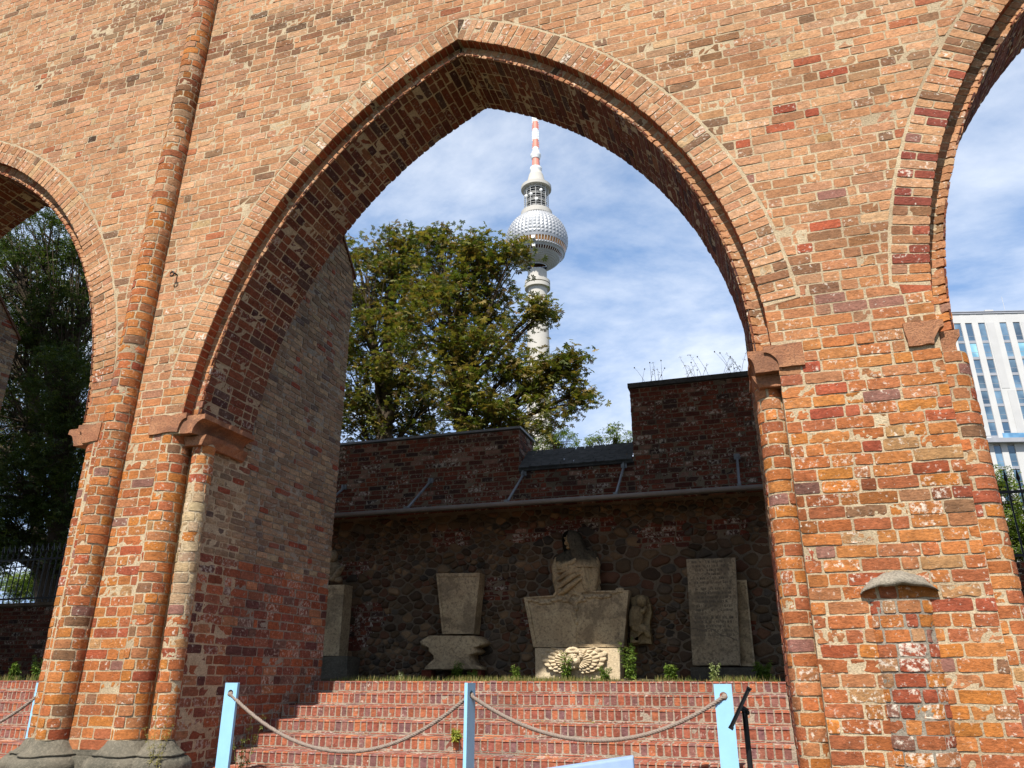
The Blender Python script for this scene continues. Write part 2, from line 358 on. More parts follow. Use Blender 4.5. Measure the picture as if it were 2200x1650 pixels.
def bricks(mb, rects, fmap, colfn, proud=.005, sink=.012, nu=9, nv=5, wob=.0035, rough=.0018, erode=.12, lime=.12, edge=.0016, mat=1, fr=1.0):
    """rects: (N,4) u0,u1,v0,v1 (or callables via tuple index 4,5 giving left/right limit at v) -> pillow bricks on the surface fmap(u,v,h)"""
    N = len(rects)
    if N == 0: return
    r = np.array([q[:4] for q in rects], float)
    e = edge
    w = np.maximum(r[:, 1]-r[:, 0], .02); h = np.maximum(r[:, 3]-r[:, 2], .02)
    def par(n, L):
        t = np.linspace(0, 1, n-2)[None].repeat(N, 0)
        ee = np.clip(e/L, .004, .3)[:, None]
        t = ee+t*(1-2*ee)
        return np.concatenate([np.zeros((N, 1)), t, np.ones((N, 1))], 1)
    s, t = par(nu, w), par(nv, h)
    U0 = np.repeat(r[:, 0][:, None], nv, 1); U1 = np.repeat(r[:, 1][:, None], nv, 1)
    Vv = r[:, 2][:, None]+t*h[:, None]
    for i, q in enumerate(rects):
        if len(q) > 4:
            if q[4] is not None: U0[i] = np.maximum(U0[i], [q[4](v) for v in Vv[i]])
            if q[5] is not None: U1[i] = np.minimum(U1[i], [q[5](v) for v in Vv[i]])
    U1 = np.maximum(U1, U0+.001)
    U = U0[:, :, None]+s[:, None, :]*(U1-U0)[:, :, None]; V = np.repeat(Vv[:, :, None], nu, 2)
    ij = np.ones((nv, nu)); ij[0] = ij[-1] = 0; ij[:, 0] = ij[:, -1] = 0
    ring = np.zeros((nv, nu)); ring[1, 1:-1] = ring[-2, 1:-1] = 1; ring[1:-1, 1] = ring[1:-1, -2] = 1
    cor = np.zeros((nv, nu))
    for a in (1, -2):
        for b in (1, -2): cor[a, b] = 1
    rid = RNG.random(N)*1000; er = (RNG.random(N) < erode).astype(float)*RNG.uniform(.5, 1, N)
    pr = proud*(1+RNG.normal(0, .25, N))-er*proud*.5
    sid = rid[:, None, None]
    # outline wobble
    k = 9*fr
    a = wob*(1+1.6*er)[:, None, None]
    dU = a*(fbm(U*k+sid, V*k, 3.3, 2)); dV = a*(fbm(U*k+50+sid, V*k, 7.7, 2))
    U2 = U+dU*1.0; V2 = V+dV
    # pull corners in
    cu = (U1-U0)[:, :, None]; U2 = U2+cor*np.sign(.5-s)[:, None, :]*np.minimum(.003, cu*.1); V2 = V2+cor*np.sign(.5-t)[:, :, None]*.0025
    tl = RNG.normal(0, .0014, (N, 2))
    H = ij*(pr[:, None, None]+tl[:, 0][:, None, None]*(s[:, None, :]-.5)*2+tl[:, 1][:, None, None]*(t[:, :, None]-.5)*2)
    H -= ring*pr[:, None, None]*.12*RNG.random((N, 1, 1))+cor*pr[:, None, None]*.2
    H += ij*(rough*(1+2.6*er)[:, None, None]*fbm(U*28*fr+sid, V*34*fr, 1.1, 3))
    chip = np.maximum(0, fbm(U*12*fr+sid*3, V*12*fr, 9.1, 2)-.55)*(.012+.05*er[:, None, None])
    H -= ij*np.minimum(chip, .004+er[:, None, None]*.02)
    H = np.where((er > 0)[:, None, None], H, np.maximum(H, .0008))
    H = np.where(ij > 0, H, -sink)
    P = fmap(U2, V2, H)
    P = np.stack(P, -1)
    cx = P.mean((1, 2)); C = colfn(cx, N)
    lm = np.clip(lime*np.abs(RNG.normal(0, 1.1, N)), 0, .5)
    C4 = np.concatenate([C, lm[:, None]], 1)
    def emit(Q, keep, smooth):
        b_, a_ = Q.shape[1:3]; idx = np.arange(a_*b_).reshape(b_, a_)
        q = np.stack([idx[:-1, :-1], idx[:-1, 1:], idx[1:, 1:], idx[1:, :-1]], -1)
        q = q[keep] if keep is not None else q.reshape(-1, 4)
        F = (q[None]+(np.arange(N)*a_*b_)[:, None, None]).reshape(-1, 4)
        mb.add(Q.reshape(-1, 3), F, col=np.repeat(C4[:, None], a_*b_, 1).reshape(-1, 4), mat=mat, smooth=smooth)
    rim = np.zeros((nv-1, nu-1), bool); rim[0] = rim[-1] = True; rim[:, 0] = rim[:, -1] = True
    emit(P[:, 1:-1, 1:-1], None, True); emit(P, rim, False)

def courses(v0, v1, lim, ch=.111, L=.285, Hd=.137, j=.0135, uL=None, uR=None, jit=.08, hpat=3, bow=0):
    """rows of bricks between lim(v)->(a,b); uL/uR clip functions for slanted ends"""
    out = []; n = max(1, int(round((v1-v0)/ch))); ch = (v1-v0)/n
    for i in range(n):
        va, vb = v0+i*ch+j*.5, v0+(i+1)*ch-j*.5; vm = .5*(va+vb)
        a, b = lim(vm)
        if b-a < .03: continue
        aa, bb = a, b
        if uL: aa = min(uL(va), uL(vb), a)
        if uR: bb = max(uR(va), uR(vb), b)
        u = aa-random.random()*L; kk = random.randint(0, 2)
        while u < bb:
            l = (Hd if kk % hpat == 2 else L)*(1+random.gauss(0, jit)); kk += 1
            if random.random() < .06: l *= random.uniform(.5, .8)
            p, q = max(u, aa), min(u+l, bb)
            u += l+j*random.uniform(.7, 1.4)
            if bb-u < .05: q = bb; u = bb+1
            if q-p < .035: continue
            jv = random.gauss(0, .0016)
            rc = [p, q, va+jv, vb+jv]
            if uL or uR: rc += [uL, uR]
            out.append(rc)
    return out

def col_wall(C, n):
    t = sstep(3.6, 6.2, C[:, 2]+.5*vn(C[:, 0]*.9, C[:, 2]*.9, 2))[:, None]
    c = pick(PAL_LOW, PAL_LOW_X, n, .17)*(1-t)+pick(PAL_TOP, PAL_TOP_X, n, .08)*t
    soot = sstep(.25, .8, fbm(C[:, 0]*.35, C[:, 2]*1.6, 4.2, 3)+.35*sstep(8, 11, C[:, 2])-.1)[:, None]
    rnd = RNG.random((n, 1))
    c = c*(1-soot*.45*(rnd > .3)); c = c*(1-.7*(RNG.random((n, 1)) < .006)*(C[:, 2:3] > 5.5))  # rare near-black bricks: the dark of small holes put into the colour
    # repaired zone of redder brick on the right pier
    z = np.exp(-((C[:, 0]-.98)/.38)**2)*sstep(2.2, 2.8, C[:, 2])*(1-sstep(7.4, 8.2, C[:, 2]))
    k = (RNG.random(n) < z*.27)
    c[k] = pick([(178, 94, 66), (168, 86, 62), (184, 102, 72), (162, 114, 98), (180, 128, 92)], PAL_LOW_X, k.sum(), .2)
    return c
def colpal(pal, palx, px=.15, f=1.0): return lambda C, n: pick(pal, palx, n, px)*f

# ------------------------------------------------------------------ arcade geometry
YF, YI, YB = 7.0, 7.145, 8.13         # wall face, inner order face, back of the wall
ZT = 18.0
def circ3(p, q, r):
    (ax, ay), (bx, by), (cx, cy) = p, q, r
    d = 2*(ax*(by-cy)+bx*(cy-ay)+cx*(ay-by))
    ux = ((ax*ax+ay*ay)*(by-cy)+(bx*bx+by*by)*(cy-ay)+(cx*cx+cy*cy)*(ay-by))/d
    uy = ((ax*ax+ay*ay)*(cx-bx)+(bx*bx+by*by)*(ax-cx)+(cx*cx+cy*cy)*(bx-ax))/d
    return ux, uy, math.hypot(ax-ux, ay-uy)
class Arc:
    """one side of a pointed arch; sd=+1 right side, -1 left side"""
    def __init__(s, spring, mid, apex, sd):
        s.cx, s.cz, s.R = circ3(spring, mid, apex); s.sd = sd; s.apx = apex[0]; s.z0 = spring[1]; s.xs = spring[0]
    def x(s, z, off=0):
        r = s.R+off; d = r*r-(z-s.cz)**2
        return s.cx+s.sd*math.sqrt(max(d, 0))
    def za(s, off=0):
        r = s.R+off; return s.cz+math.sqrt(r*r-(s.apx-s.cx)**2)
    def ang(s, z, off=0): return math.asin((z-s.cz)/(s.R+off))
    def pts(s, off, z0, n=40):
        a0, a1 = s.ang(z0, off), s.ang(s.za(off), off)
        return [(s.cx+s.sd*(s.R+off)*math.cos(a), s.cz+(s.R+off)*math.sin(a)) for a in np.linspace(a0, a1, n)]
ZS = 4.5
ARCH = {
 'c': (Arc((-6.27, ZS), (-5.56, 6.823), (-2.93, 9.19), -1), Arc((.335, ZS), (-.36, 7.0), (-2.93, 9.19), 1)),
 'l': (Arc((-14.0, ZS), (-13.1, 7.3), (-10.80, 9.17), -1), Arc((-7.70, ZS), (-8.637, 7.486), (-10.80, 9.17), 1)),
 'r': (Arc((1.73, ZS), (2.235, 6.72), (5.03, 9.45), -1), Arc((8.3, ZS), (7.7, 6.8), (5.03, 9.45), 1)),
}
RING, INS = .31, .15
arcade = empty('church_arcade', 'tall ruined red brick church arcade of pointed arches facing the sun', 'church ruin')
XL, XR = -24.0, 14.0
ZC = 4.26                                                  # below this the piers have their own plan
def arch_outline(off, zlow):
    P = [(XL, zlow)]
    for k in 'lcr':
        A, B = ARCH[k]
        P.append((A.pts(off, ZS)[0][0], zlow)); P += A.pts(off, ZS)
        P += B.pts(off, ZS)[::-1][1:]; P.append((B.pts(off, ZS)[0][0], zlow))
    P += [(XR, zlow), (XR, ZT), (-11.5, ZT), (-12.2, ZT+9), (XL, ZT+9)]  # unseen left part raised only to shade the trees behind the left arch
    return P
PIER_L = [(-7.52, 7.0), (-6.46, 7.0), (-6.46, 7.16), (-6.29, 7.2), (-6.29, 7.3), (-6.09, 7.3), (-6.09, 8.13), (-7.86, 8.13), (-7.86, 7.3), (-7.68, 7.3), (-7.68, 7.2), (-7.52, 7.16)]
PIER_R = [(.375, 7.0), (1.72, 7.0), (1.72, 7.16), (1.93, 7.3), (1.93, 8.13), (.165, 8.13), (.165, 7.3), (.375, 7.3)]
w = MB()
po = arch_outline(0, ZC); pi_ = arch_outline(-INS, ZC)
n = len(po)
w.add([(x, YF, z) for x, z in po]+[(x, YI+.01, z) for x, z in po], [tuple(range(n))]+[(i, n+i, n+(i+1) % n, (i+1) % n) for i in range(n)])
n = len(pi_)
w.extrude(pi_, 'y', YI, YB)
for P in (PIER_L, PIER_R): w.extrude(P, 'z', -.05, ZC)
w.extrude([(XL, 7), (-14.0, 7), (-14.0, 7.115), (-13.82, 7.3), (-13.82, 8.13), (XL, 8.13)], 'z', -.05, ZC)
w.extrude([(8.3, 7), (XR, 7), (XR, 8.13), (8.14, 8.13), (8.14, 7.3), (8.3, 7.115)], 'z', -.05, ZC)
# coursed face bricks
fw = lambda u, v, h: (u, YF-h, v)
def exR(k): 
    A = ARCH[k][1]
    return lambda z: A.x(z, RING+.026) if z > 4.95 else A.x(max(z, ZS), 0)-.004
def exL(k):
    A = ARCH[k][0]
    return lambda z: A.x(z, RING+.026) if z > 4.95 else A.x(max(z, ZS), 0)+.004
APEX = max(ARCH['c'][0].za(RING), ARCH['l'][0].za(RING))
ZTOPV = 12.95
RC = []
zr = 9.52; 
def capx(f, x, zmax):
    return lambda z: f(z) if z < zmax else x
cl, cr_ = capx(exL('c'), -2.93, ARCH['c'][0].za(RING+.022)), capx(exR('c'), -2.93, ARCH['c'][1].za(RING+.022))
ll_ = capx(exR('l'), -10.8, ARCH['l'][1].za(RING+.022)); rr_ = capx(exL('r'), 5.03, ARCH['r'][0].za(RING+.022))
RC += courses(4.52, zr, lambda v: (ll_(v), cl(v)), uL=ll_, uR=cl)
RC += courses(4.52, zr, lambda v: (cr_(v), rr_(v)), uL=cr_, uR=rr_)
RC += courses(zr, ZTOPV, lambda v: (-13.6, 4.6))
# pier faces below
RC += courses(.9, 4.52, lambda v: (-7.5, -6.52))
RR = courses(.3, 4.52, lambda v: (.375 if v < 4.25 else .61, 1.72 if v < 4.31 else 1.45))
bricks(w, RC, fw, col_wall, proud=.0035, nu=9, nv=5, lime=.10, wob=.0045)
bricks(w, RR, fw, col_wall, proud=.0065, nu=14, nv=7, lime=.15, wob=.006, erode=.14, rough=.0024)
# upper wall out of view, coarse
tag(w.build('wall', [MT['mortar'], MT['brick']], arcade))

def col_ring(C, n):
    c = col_wall(C, n); t = RNG.random(n) < .42*(1-sstep(6.4, 7.6, C[:, 2]))
    c[t] = pick([(158, 84, 66), (148, 78, 64), (170, 92, 70)], PAL_LOW_X, t.sum(), .1); return c
def add_arch(k, zlo=4.95):
    A, B = ARCH[k]
    ring, mo, so = MB(), MB(), MB()
    for Ar in (A, B):
        sd = Ar.sd
        clampx = (lambda X, sd=sd, ap=Ar.apx: np.maximum(X, ap) if sd > 0 else np.minimum(X, ap))
        def polar(u, off):      # u = arc angle
            r = Ar.R+off
            return clampx(Ar.cx+sd*r*np.cos(u)), Ar.cz+r*np.sin(u)
        Rr = Ar.R; a0, a1 = Ar.ang(4.95), Ar.ang(Ar.za(RING), RING)
        # voussoirs on the wall face: coordinates (arc length at R, radial)
        fv = lambda u, v, h: (lambda p: (p[0], YF-h-.002, p[1]))(polar(u/Rr, v))
        rc, u, i = [], a0*Rr, 0
        while u < a1*Rr:
            t = .083*(1+random.gauss(0, .07)); 
            if i % 2 == 0: rc.append([u, u+t, -.012, RING*random.uniform(.97, 1.0)])
            else:
                m = RING*random.uniform(.44, .56); rc.append([u, u+t, -.012, m-.007]); rc.append([u, u+t, m+.007, RING])
            u += t+.013; i += 1
        bricks(ring, rc, fv, col_ring if k == 'r' else col_wall, proud=.0045, nu=6, nv=9, lime=.15, wob=.0035)
        # reveal under the outer order (hollow moulding)
        rc, u = [], Ar.ang(ZS)*Rr
        while u < a1*Rr:
            t = .083; rc.append([u, u+t, .0, .15]); u += t+.010
        fr = lambda u, v, h: (lambda p: (p[0], YF+v, p[1]))(polar(u/Rr, -h-.0*v))
        bricks(mo, rc, fr, colpal([(176, 92, 60), (164, 84, 58), (186, 104, 68)], PAL_RED_X, .08), proud=.004, nu=5, nv=6, lime=.0, mat=1, erode=.05)
        # inner order face
        rc, u = [], Ar.ang(ZS, -INS)*Rr
        while u < a1*Rr:
            t = .083*(1+random.gauss(0, .05)); rc.append([u, u+t, -INS-.012, 0.004]); u += t+.012
        ff = lambda u, v, h: (lambda p: (p[0], YI-h-.04*sstep(.09, .125, -v), p[1]))(polar(u/Rr, v))
        bricks(mo, rc, ff, col_wall, proud=.004, nu=6, nv=7, lime=.12, erode=.25, wob=.005)
        # soffit
        rc = []; u = Ar.ang(ZS, -INS)*Rr
        while u < a1*Rr:
            t = .092; y = -.012; kk = random.randint(0, 2)
            y -= 0 if random.random() < .5 else .14
            while y < YB-YI:
                l = .14 if kk % 3 == 2 else .28; kk += 1
                y0, y1 = max(y, -.012), min(y+l, YB-YI+.012)
                if y1-y0 > .04: rc.append([u, u+t, y0, y1])
                y += l+.016
            u += t+.014
        fs = lambda u, v, h: (lambda p: (p[0], YI-.04+v*1.04, p[1]))(polar(u/Rr, -INS-h))
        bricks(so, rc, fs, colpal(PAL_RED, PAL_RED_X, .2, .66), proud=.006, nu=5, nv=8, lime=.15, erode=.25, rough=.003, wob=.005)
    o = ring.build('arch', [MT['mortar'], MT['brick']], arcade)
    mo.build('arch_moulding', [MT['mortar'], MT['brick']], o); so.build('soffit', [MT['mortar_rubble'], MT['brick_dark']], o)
    return o
for k in 'lcr': add_arch(k)

def shaft(name, cx, cy, r, z0, z1, colf, lean=0.0, a0=-200, a1=60, L=.22, **kw):
    """round brick shaft; angles in degrees, -90 faces the camera side"""
    s = MB(); rc_ = r-.009
    X = lambda v: cx+lean*(v-z0)
    zz = np.array([z0, z1]); th = np.linspace(0, 2*math.pi, 40, endpoint=False)
    P = np.stack([np.stack([X(z)+rc_*np.cos(th), cy+rc_*np.sin(th), np.full_like(th, z)], -1) for z in zz])
    s.grid(P, True, smooth=True)
    s.add(P[1], [list(range(40))])
    rects = courses(z0, z1, lambda v: (R(a0)*r, R(a1)*r), L=L, Hd=L*.55, j=.015)
    fm = lambda u, v, h: (X(v)+(rc_+h)*np.cos(u/r), cy+(rc_+h)*np.sin(u/r), v)
    k = dict(proud=.006, nu=9, nv=6, lime=.12, wob=.004); k.update(kw)
    bricks(s, rects, fm, colf, **k)
    return s.build(name, [MT['mortar'], MT['brick']], arcade)
def col_col3(C, n):
    c = pick(PAL_LOW, PAL_LOW_X, n, .2); t = sstep(2.15, 2.35, C[:, 2])*(1-sstep(3.65, 3.75, C[:, 2]))
    k = RNG.random(n) < t*.85
    c[k] = pick(PAL_PALE, PAL_PALE, k.sum(), 0); return c
def col_shaft(C, n):
    c = pick(PAL_LOW, PAL_LOW_X, n, .14); t = sstep(6, 7.5, C[:, 2])[:, None]
    d = np.exp(-((C[:, 2]-9.2)/.5)**2)[:, None]
    return (c*(1-t)+pick(PAL_LOW, PAL_TOP, n, .4)*t*.95)*(1-.5*d)
shaft('vault_shaft', -7.215, 6.955, .172, 1.0, 12.95, col_shaft, lean=.0205, a0=-215, a1=35, L=.26)
shaft('column', -6.45, 7.17, .185, 1.0, ZC, colpal(PAL_LOW, PAL_LOW_X, .16), a0=-200, a1=30, L=.25)
shaft('column', -6.115, 7.27, .130, 1.0, ZC, col_col3, a0=-190, a1=60, erode=.55, L=.2)
shaft('column', -7.56, 7.15, .150, 1.0, ZC, colpal(PAL_LOW, PAL_LOW_X, .16), a0=-260, a1=20)
shaft('column', .275, 7.26, .135, .0, ZC, colpal(PAL_LOW, PAL_LOW_X, .08), a0=-200, a1=40, nu=11, nv=7, L=.23, erode=.2)
shaft('column', 1.79, 7.17, .17, .0, ZC, colpal(PAL_LOW, PAL_LOW_X, .1), a0=-180, a1=50, nu=11, nv=7, L=.26, erode=.2)
stub = shaft('broken_shaft', 1.045, 7.19, .30, .0, 2.18, colpal(PAL_LOW+[(172, 92, 62), (164, 84, 58)], [(170, 90, 64), (150, 104, 88), (186, 140, 100)], .2), a0=-150, a1=-30, nu=11, nv=7, lime=.3, erode=.3, L=.19)
stub.data.materials[0] = MT['mortar_grey']

# dressed blocks at the arch springing
def capital(prof, y0, y1, name='capital', amp=.006):
    """prof: closed XZ polygon; subdivided along Y and roughened"""
    m = MB(); P = []
    pts = []
    for i in range(len(prof)):
        a, b = np.array(prof[i]), np.array(prof[(i+1) % len(prof)])
        k = max(1, int(np.linalg.norm(b-a)/.035))
        for t in range(k): pts.append(a+(b-a)*t/k)
    pts = np.array(pts); ys = np.linspace(y0, y1, max(3, int((y1-y0)/.04)))
    G = np.stack([np.stack([pts[:, 0], np.full(len(pts), y), pts[:, 1]], -1) for y in ys])
    nz = fbm(G[..., 0]*9, G[..., 1]*9, G[..., 2]*9, 3)
    cen = G.mean((0, 1)); d = G-cen; d[..., 1] *= .3; d /= np.linalg.norm(d, axis=-1, keepdims=True)+1e-6
    bite = np.maximum(0, fbm(G[..., 0]*5+3, G[..., 1]*5, G[..., 2]*5, 2)-.25)
    G = G+d*(nz*amp-bite*amp*4)[..., None]
    m.grid(G, True, smooth=False)
    m.add(G[0], [list(range(len(pts)))[::-1]]); m.add(G[-1], [list(range(len(pts)))])
    return m.build(name, [MT['terracotta']], arcade)
def cap_prof(x0, x1, sd, out, z0=4.08, z1=4.5):
    """block from x0 (plain side) to x1, cavetto corbel leaning out by `out` on side sd"""
    P = [(x0, z0), (x1, z0)]
    for t in np.linspace(0, 1, 9): P.append((x1+sd*out*(1-math.cos(t*math.pi/2)), z0+.72*(z1-z0)*math.sin(t*math.pi/2)))
    P += [(x1+sd*out, z1), (x0, z1)]
    return P
capital(cap_prof(-6.70, -6.285, 1, .10, 4.27), 6.972, 7.2, amp=.006)
capital(cap_prof(-6.30, -6.085, 1, .15, 4.25, 4.47), 6.99, 7.96, amp=.016)
capital([(-6.28, 4.13), (-6.02, 4.13), (-5.97, 4.25), (-6.28, 4.25)], 7.10, 7.96, amp=.014)
capital(cap_prof(-7.45, -7.69, -1, .10, 4.27), 6.985, 7.2, amp=.014)
capital(cap_prof(-7.6, -7.85, -1, .12, 4.25, 4.47), 7.02, 7.9, amp=.016)
capital(cap_prof(.60, .375, -1, .12, 4.265, 4.49), 6.968, 7.2, amp=.008)
capital(cap_prof(.40, .165, -1, .055, 4.24, 4.46), 6.985, 7.96, amp=.011)
capital([(.40, 4.12), (.175, 4.12), (.13, 4.24), (.40, 4.24)], 7.07, 7.96, amp=.012)
capital(cap_prof(1.46, 1.68, 1, .10, 4.32, 4.55), 6.966, 7.2, amp=.018)
capital(cap_prof(1.66, 1.86, 1, .04, 4.24, 4.46), 7.03, 7.96, amp=.02)

# weathered stone bases
def plinth(specs, boxes, zt=1.0):
    m = MB()
    prof = lambda r: [(r-.02, zt+.0), (r+.005, zt-.005), (r+.03, zt-.05), (r+.065, zt-.09), (r+.11, zt-.125), (r+.135, zt-.135), (r+.115, zt-.143), (r+.115, zt-.152), (r+.16, zt-.165), (r+.195, zt-.20), (r+.205, zt-.25), (r+.19, zt-.30), (r+.165, zt-.33), (r+.165, zt-.45), (r+.18, zt-.46), (r+.18, 0)]
    for cx, cy, r in specs: m.lathe(prof(r), (cx, cy), 44, smooth=True)
    for x0, x1, y0, y1 in boxes:
        for dz0, dz1, e in ((0, .045, .03), (.045, .09, .07), (.09, .14, .11), (.14, .32, .17), (.32, 1.0, .15)):
            m.box((x0-e, y0-e, zt-dz1), (x1+e, y1+e, zt-dz0-.001))
    m.jitter(.010, 6, .003, 25)
    return m.build('plinth', [MT['greystone']], arcade)
plinth([(-7.215, 6.955, .172), (-6.45, 7.17, .185), (-6.115, 7.27, .13), (-7.56, 7.15, .15)], [(-7.5, -6.5, 7.1, 8.0)])
plinth([(.275, 7.26, .12)], [(.36, .42, 7.12, 8.0)], .93)

# pale mortar cap over the broken shaft
m = MB(); th = np.linspace(R(-180), R(0), 30); rows = []
tt = np.linspace(-1, 1, 34)
for d_, dz in ((-.02, .16), (.05, .145), (.105, .075), (.12, .03), (.10, .0), (.03, .012), (-.02, .02)):
    rows.append(np.stack([1.05+.285*tt, 6.995-d_*(1-.65*tt**4), 2.235+(.055+dz*.75)*(1-tt**2)**.8+.012*vn(tt*6, dz*30, 1)], -1))
m.grid(np.array(rows), smooth=True); m.jitter(.006, 14, .002, 50)
m.build('mortar_cap', [MT['mortar_grey']], stub)
# iron hooks in the wall by the shaft
for px, py in ((372, 590), (306, 603)):
    p = at(px, py, 6.93); h = MB(); t = np.linspace(0, 2*math.pi, 17)
    h.tube(np.stack([p[0]+.03*np.cos(t), np.full(17, p[1]-.02), p[2]+.03*np.sin(t)], -1), .009, 6, False)
    h.tube([(p[0], p[1]+.1, p[2]+.03), (p[0], p[1]-.03, p[2]+.03)], .011, 6)
    h.build('iron_hook', [MT['black']], arcade)

# cross walls (stubs of the aisle) behind the piers
def buttress(xa, xb, face, yend, name='cross_wall'):
    """face: +1 bricks on the xb side (faces +X), -1 on the xa side"""
    m = MB(); ztop = lambda y: 8.10+(yend-y)*1.0
    poly = [(8.12, -.05), (yend, -.05), (yend, 8.02), (yend-.08, 8.13), (8.12, ztop(8.12))]
    m.extrude(poly, 'x', xa+.004, xb-.004)
    X = xb if face > 0 else xa; sg = face
    # jamb of the arch pier and the cross wall share one brick skin
    clipR = lambda z: yend+.006 if z < 8.03 else yend-(z-8.08)
    fm = lambda u, v, h: (X+sg*(h-.004), u, v)
    low = courses(.3, 2.95, lambda v: (7.37, yend+.006))
    up = courses(2.95, 4.5, lambda v: (7.40, yend+.006), ch=.083, L=.215, Hd=.11, j=.014)
    up2 = courses(4.5, 10.05, lambda v: (8.13, clipR(v)), ch=.083, L=.215, Hd=.11, j=.014, uR=clipR)
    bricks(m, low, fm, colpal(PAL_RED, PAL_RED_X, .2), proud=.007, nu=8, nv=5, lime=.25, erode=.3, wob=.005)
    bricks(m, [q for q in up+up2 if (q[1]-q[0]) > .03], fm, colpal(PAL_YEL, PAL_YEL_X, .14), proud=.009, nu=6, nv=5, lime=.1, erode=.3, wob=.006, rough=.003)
    fe = lambda u, v, h: (u, yend+h, v)
    # sloping brick cap
    m.extrude([(yend+.03, 7.99), (yend+.03, 8.05), (8.1, ztop(8.1)+.04), (8.1, ztop(8.1)-.03)], 'x', xa-.03, xb+.03, mat=1, col=(*lin((110, 80, 66))*KA, 0))
    return m.build(name, [MT['mortar_grey'], MT['brick_dark']], arcade)
buttress(-7.86, -6.09, 1, 10.30)
buttress(.165, 1.93, -1, 10.30)
buttress(-15.6, -13.82, 1, 10.55)

# ------------------------------------------------------------------ ground, terrace, steps
g = MB(); ys = [-400, 5.0, 10.30, 10.302, 13.2, 60, 900]; zs = [0, 0, 0, 1.50, 1.52, 1.3, 0]
g.grid(np.array([[(x, y, z) for x in (-900, -30, -10, 0, 10, 30, 900)] for y, z in zip(ys, zs)], float))
tag(g.build('ground', [MT['paving']]), kind='structure')
t_ = MB(); xs = np.linspace(-22, 12, 120); yy = np.linspace(10.15, 12.95, 14)
G = np.array([[(x, y, 1.545+.02*float(fbm(x*1.3, y*1.3, 0, 2))+.05*float(sstep(11.5, 12.9, y))) for x in xs] for y in yy])
t_.grid(G, smooth=True); tag(t_.build('terrace_soil', [MT['soil']]), kind='structure')

def steps(x0, x1, label):
    s = MB(); hh, tr = .1455, .36
    for k in range(11):
        Y = 10.1-tr*k; Z = 1.555-hh*k
        s.box((x0, Y+.006, Z-hh-.02), (x1, Y+tr+.05, Z-.004))
        # riser: bricks on edge
        rc, u = [], x0+random.random()*.03
        while u < x1-.03:
            l = .0715*(1+random.gauss(0, .04)); rc.append([u, min(u+l, x1), Z-.118, Z+.002]); u += l+.0115
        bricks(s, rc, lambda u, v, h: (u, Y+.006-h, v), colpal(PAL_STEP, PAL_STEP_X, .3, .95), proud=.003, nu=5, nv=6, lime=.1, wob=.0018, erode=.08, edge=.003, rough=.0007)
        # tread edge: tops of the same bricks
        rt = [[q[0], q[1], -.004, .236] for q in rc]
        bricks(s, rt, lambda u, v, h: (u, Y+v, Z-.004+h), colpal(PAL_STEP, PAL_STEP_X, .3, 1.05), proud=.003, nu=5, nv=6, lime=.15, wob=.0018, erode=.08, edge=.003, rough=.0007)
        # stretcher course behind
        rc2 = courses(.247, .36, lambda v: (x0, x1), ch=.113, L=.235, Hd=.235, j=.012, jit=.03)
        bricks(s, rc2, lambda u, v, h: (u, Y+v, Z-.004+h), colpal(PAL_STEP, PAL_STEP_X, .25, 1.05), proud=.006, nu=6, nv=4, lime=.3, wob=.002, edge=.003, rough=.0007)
        # bottom joint course of the riser (thin)
        rc3 = courses(Z-hh+.0, Z-.124, lambda v: (x0, x1), ch=.022, L=.235, Hd=.235, j=.006, jit=.03)
        bricks(s, rc3, lambda u, v, h: (u, Y+.006-h, v), colpal(PAL_STEP, PAL_STEP_X, .25, 1.05), proud=.004, nu=5, nv=4, lime=.3, wob=.001, edge=.004, rough=.001)
    o = s.build('brick_steps', [MT['mortar_step'], MT['brick_step']])
    return tag(o, label, 'steps', 'brick steps under the arches')
steps(-6.08, .155, 'broad red brick steps under the middle arch behind the rope barrier')
steps(-13.8, -7.87, 'red brick steps under the left arch, only a corner visible left of the pier')


steps(1.94, 8.1, 'red brick steps under the right arch, out of sight behind the right pier')

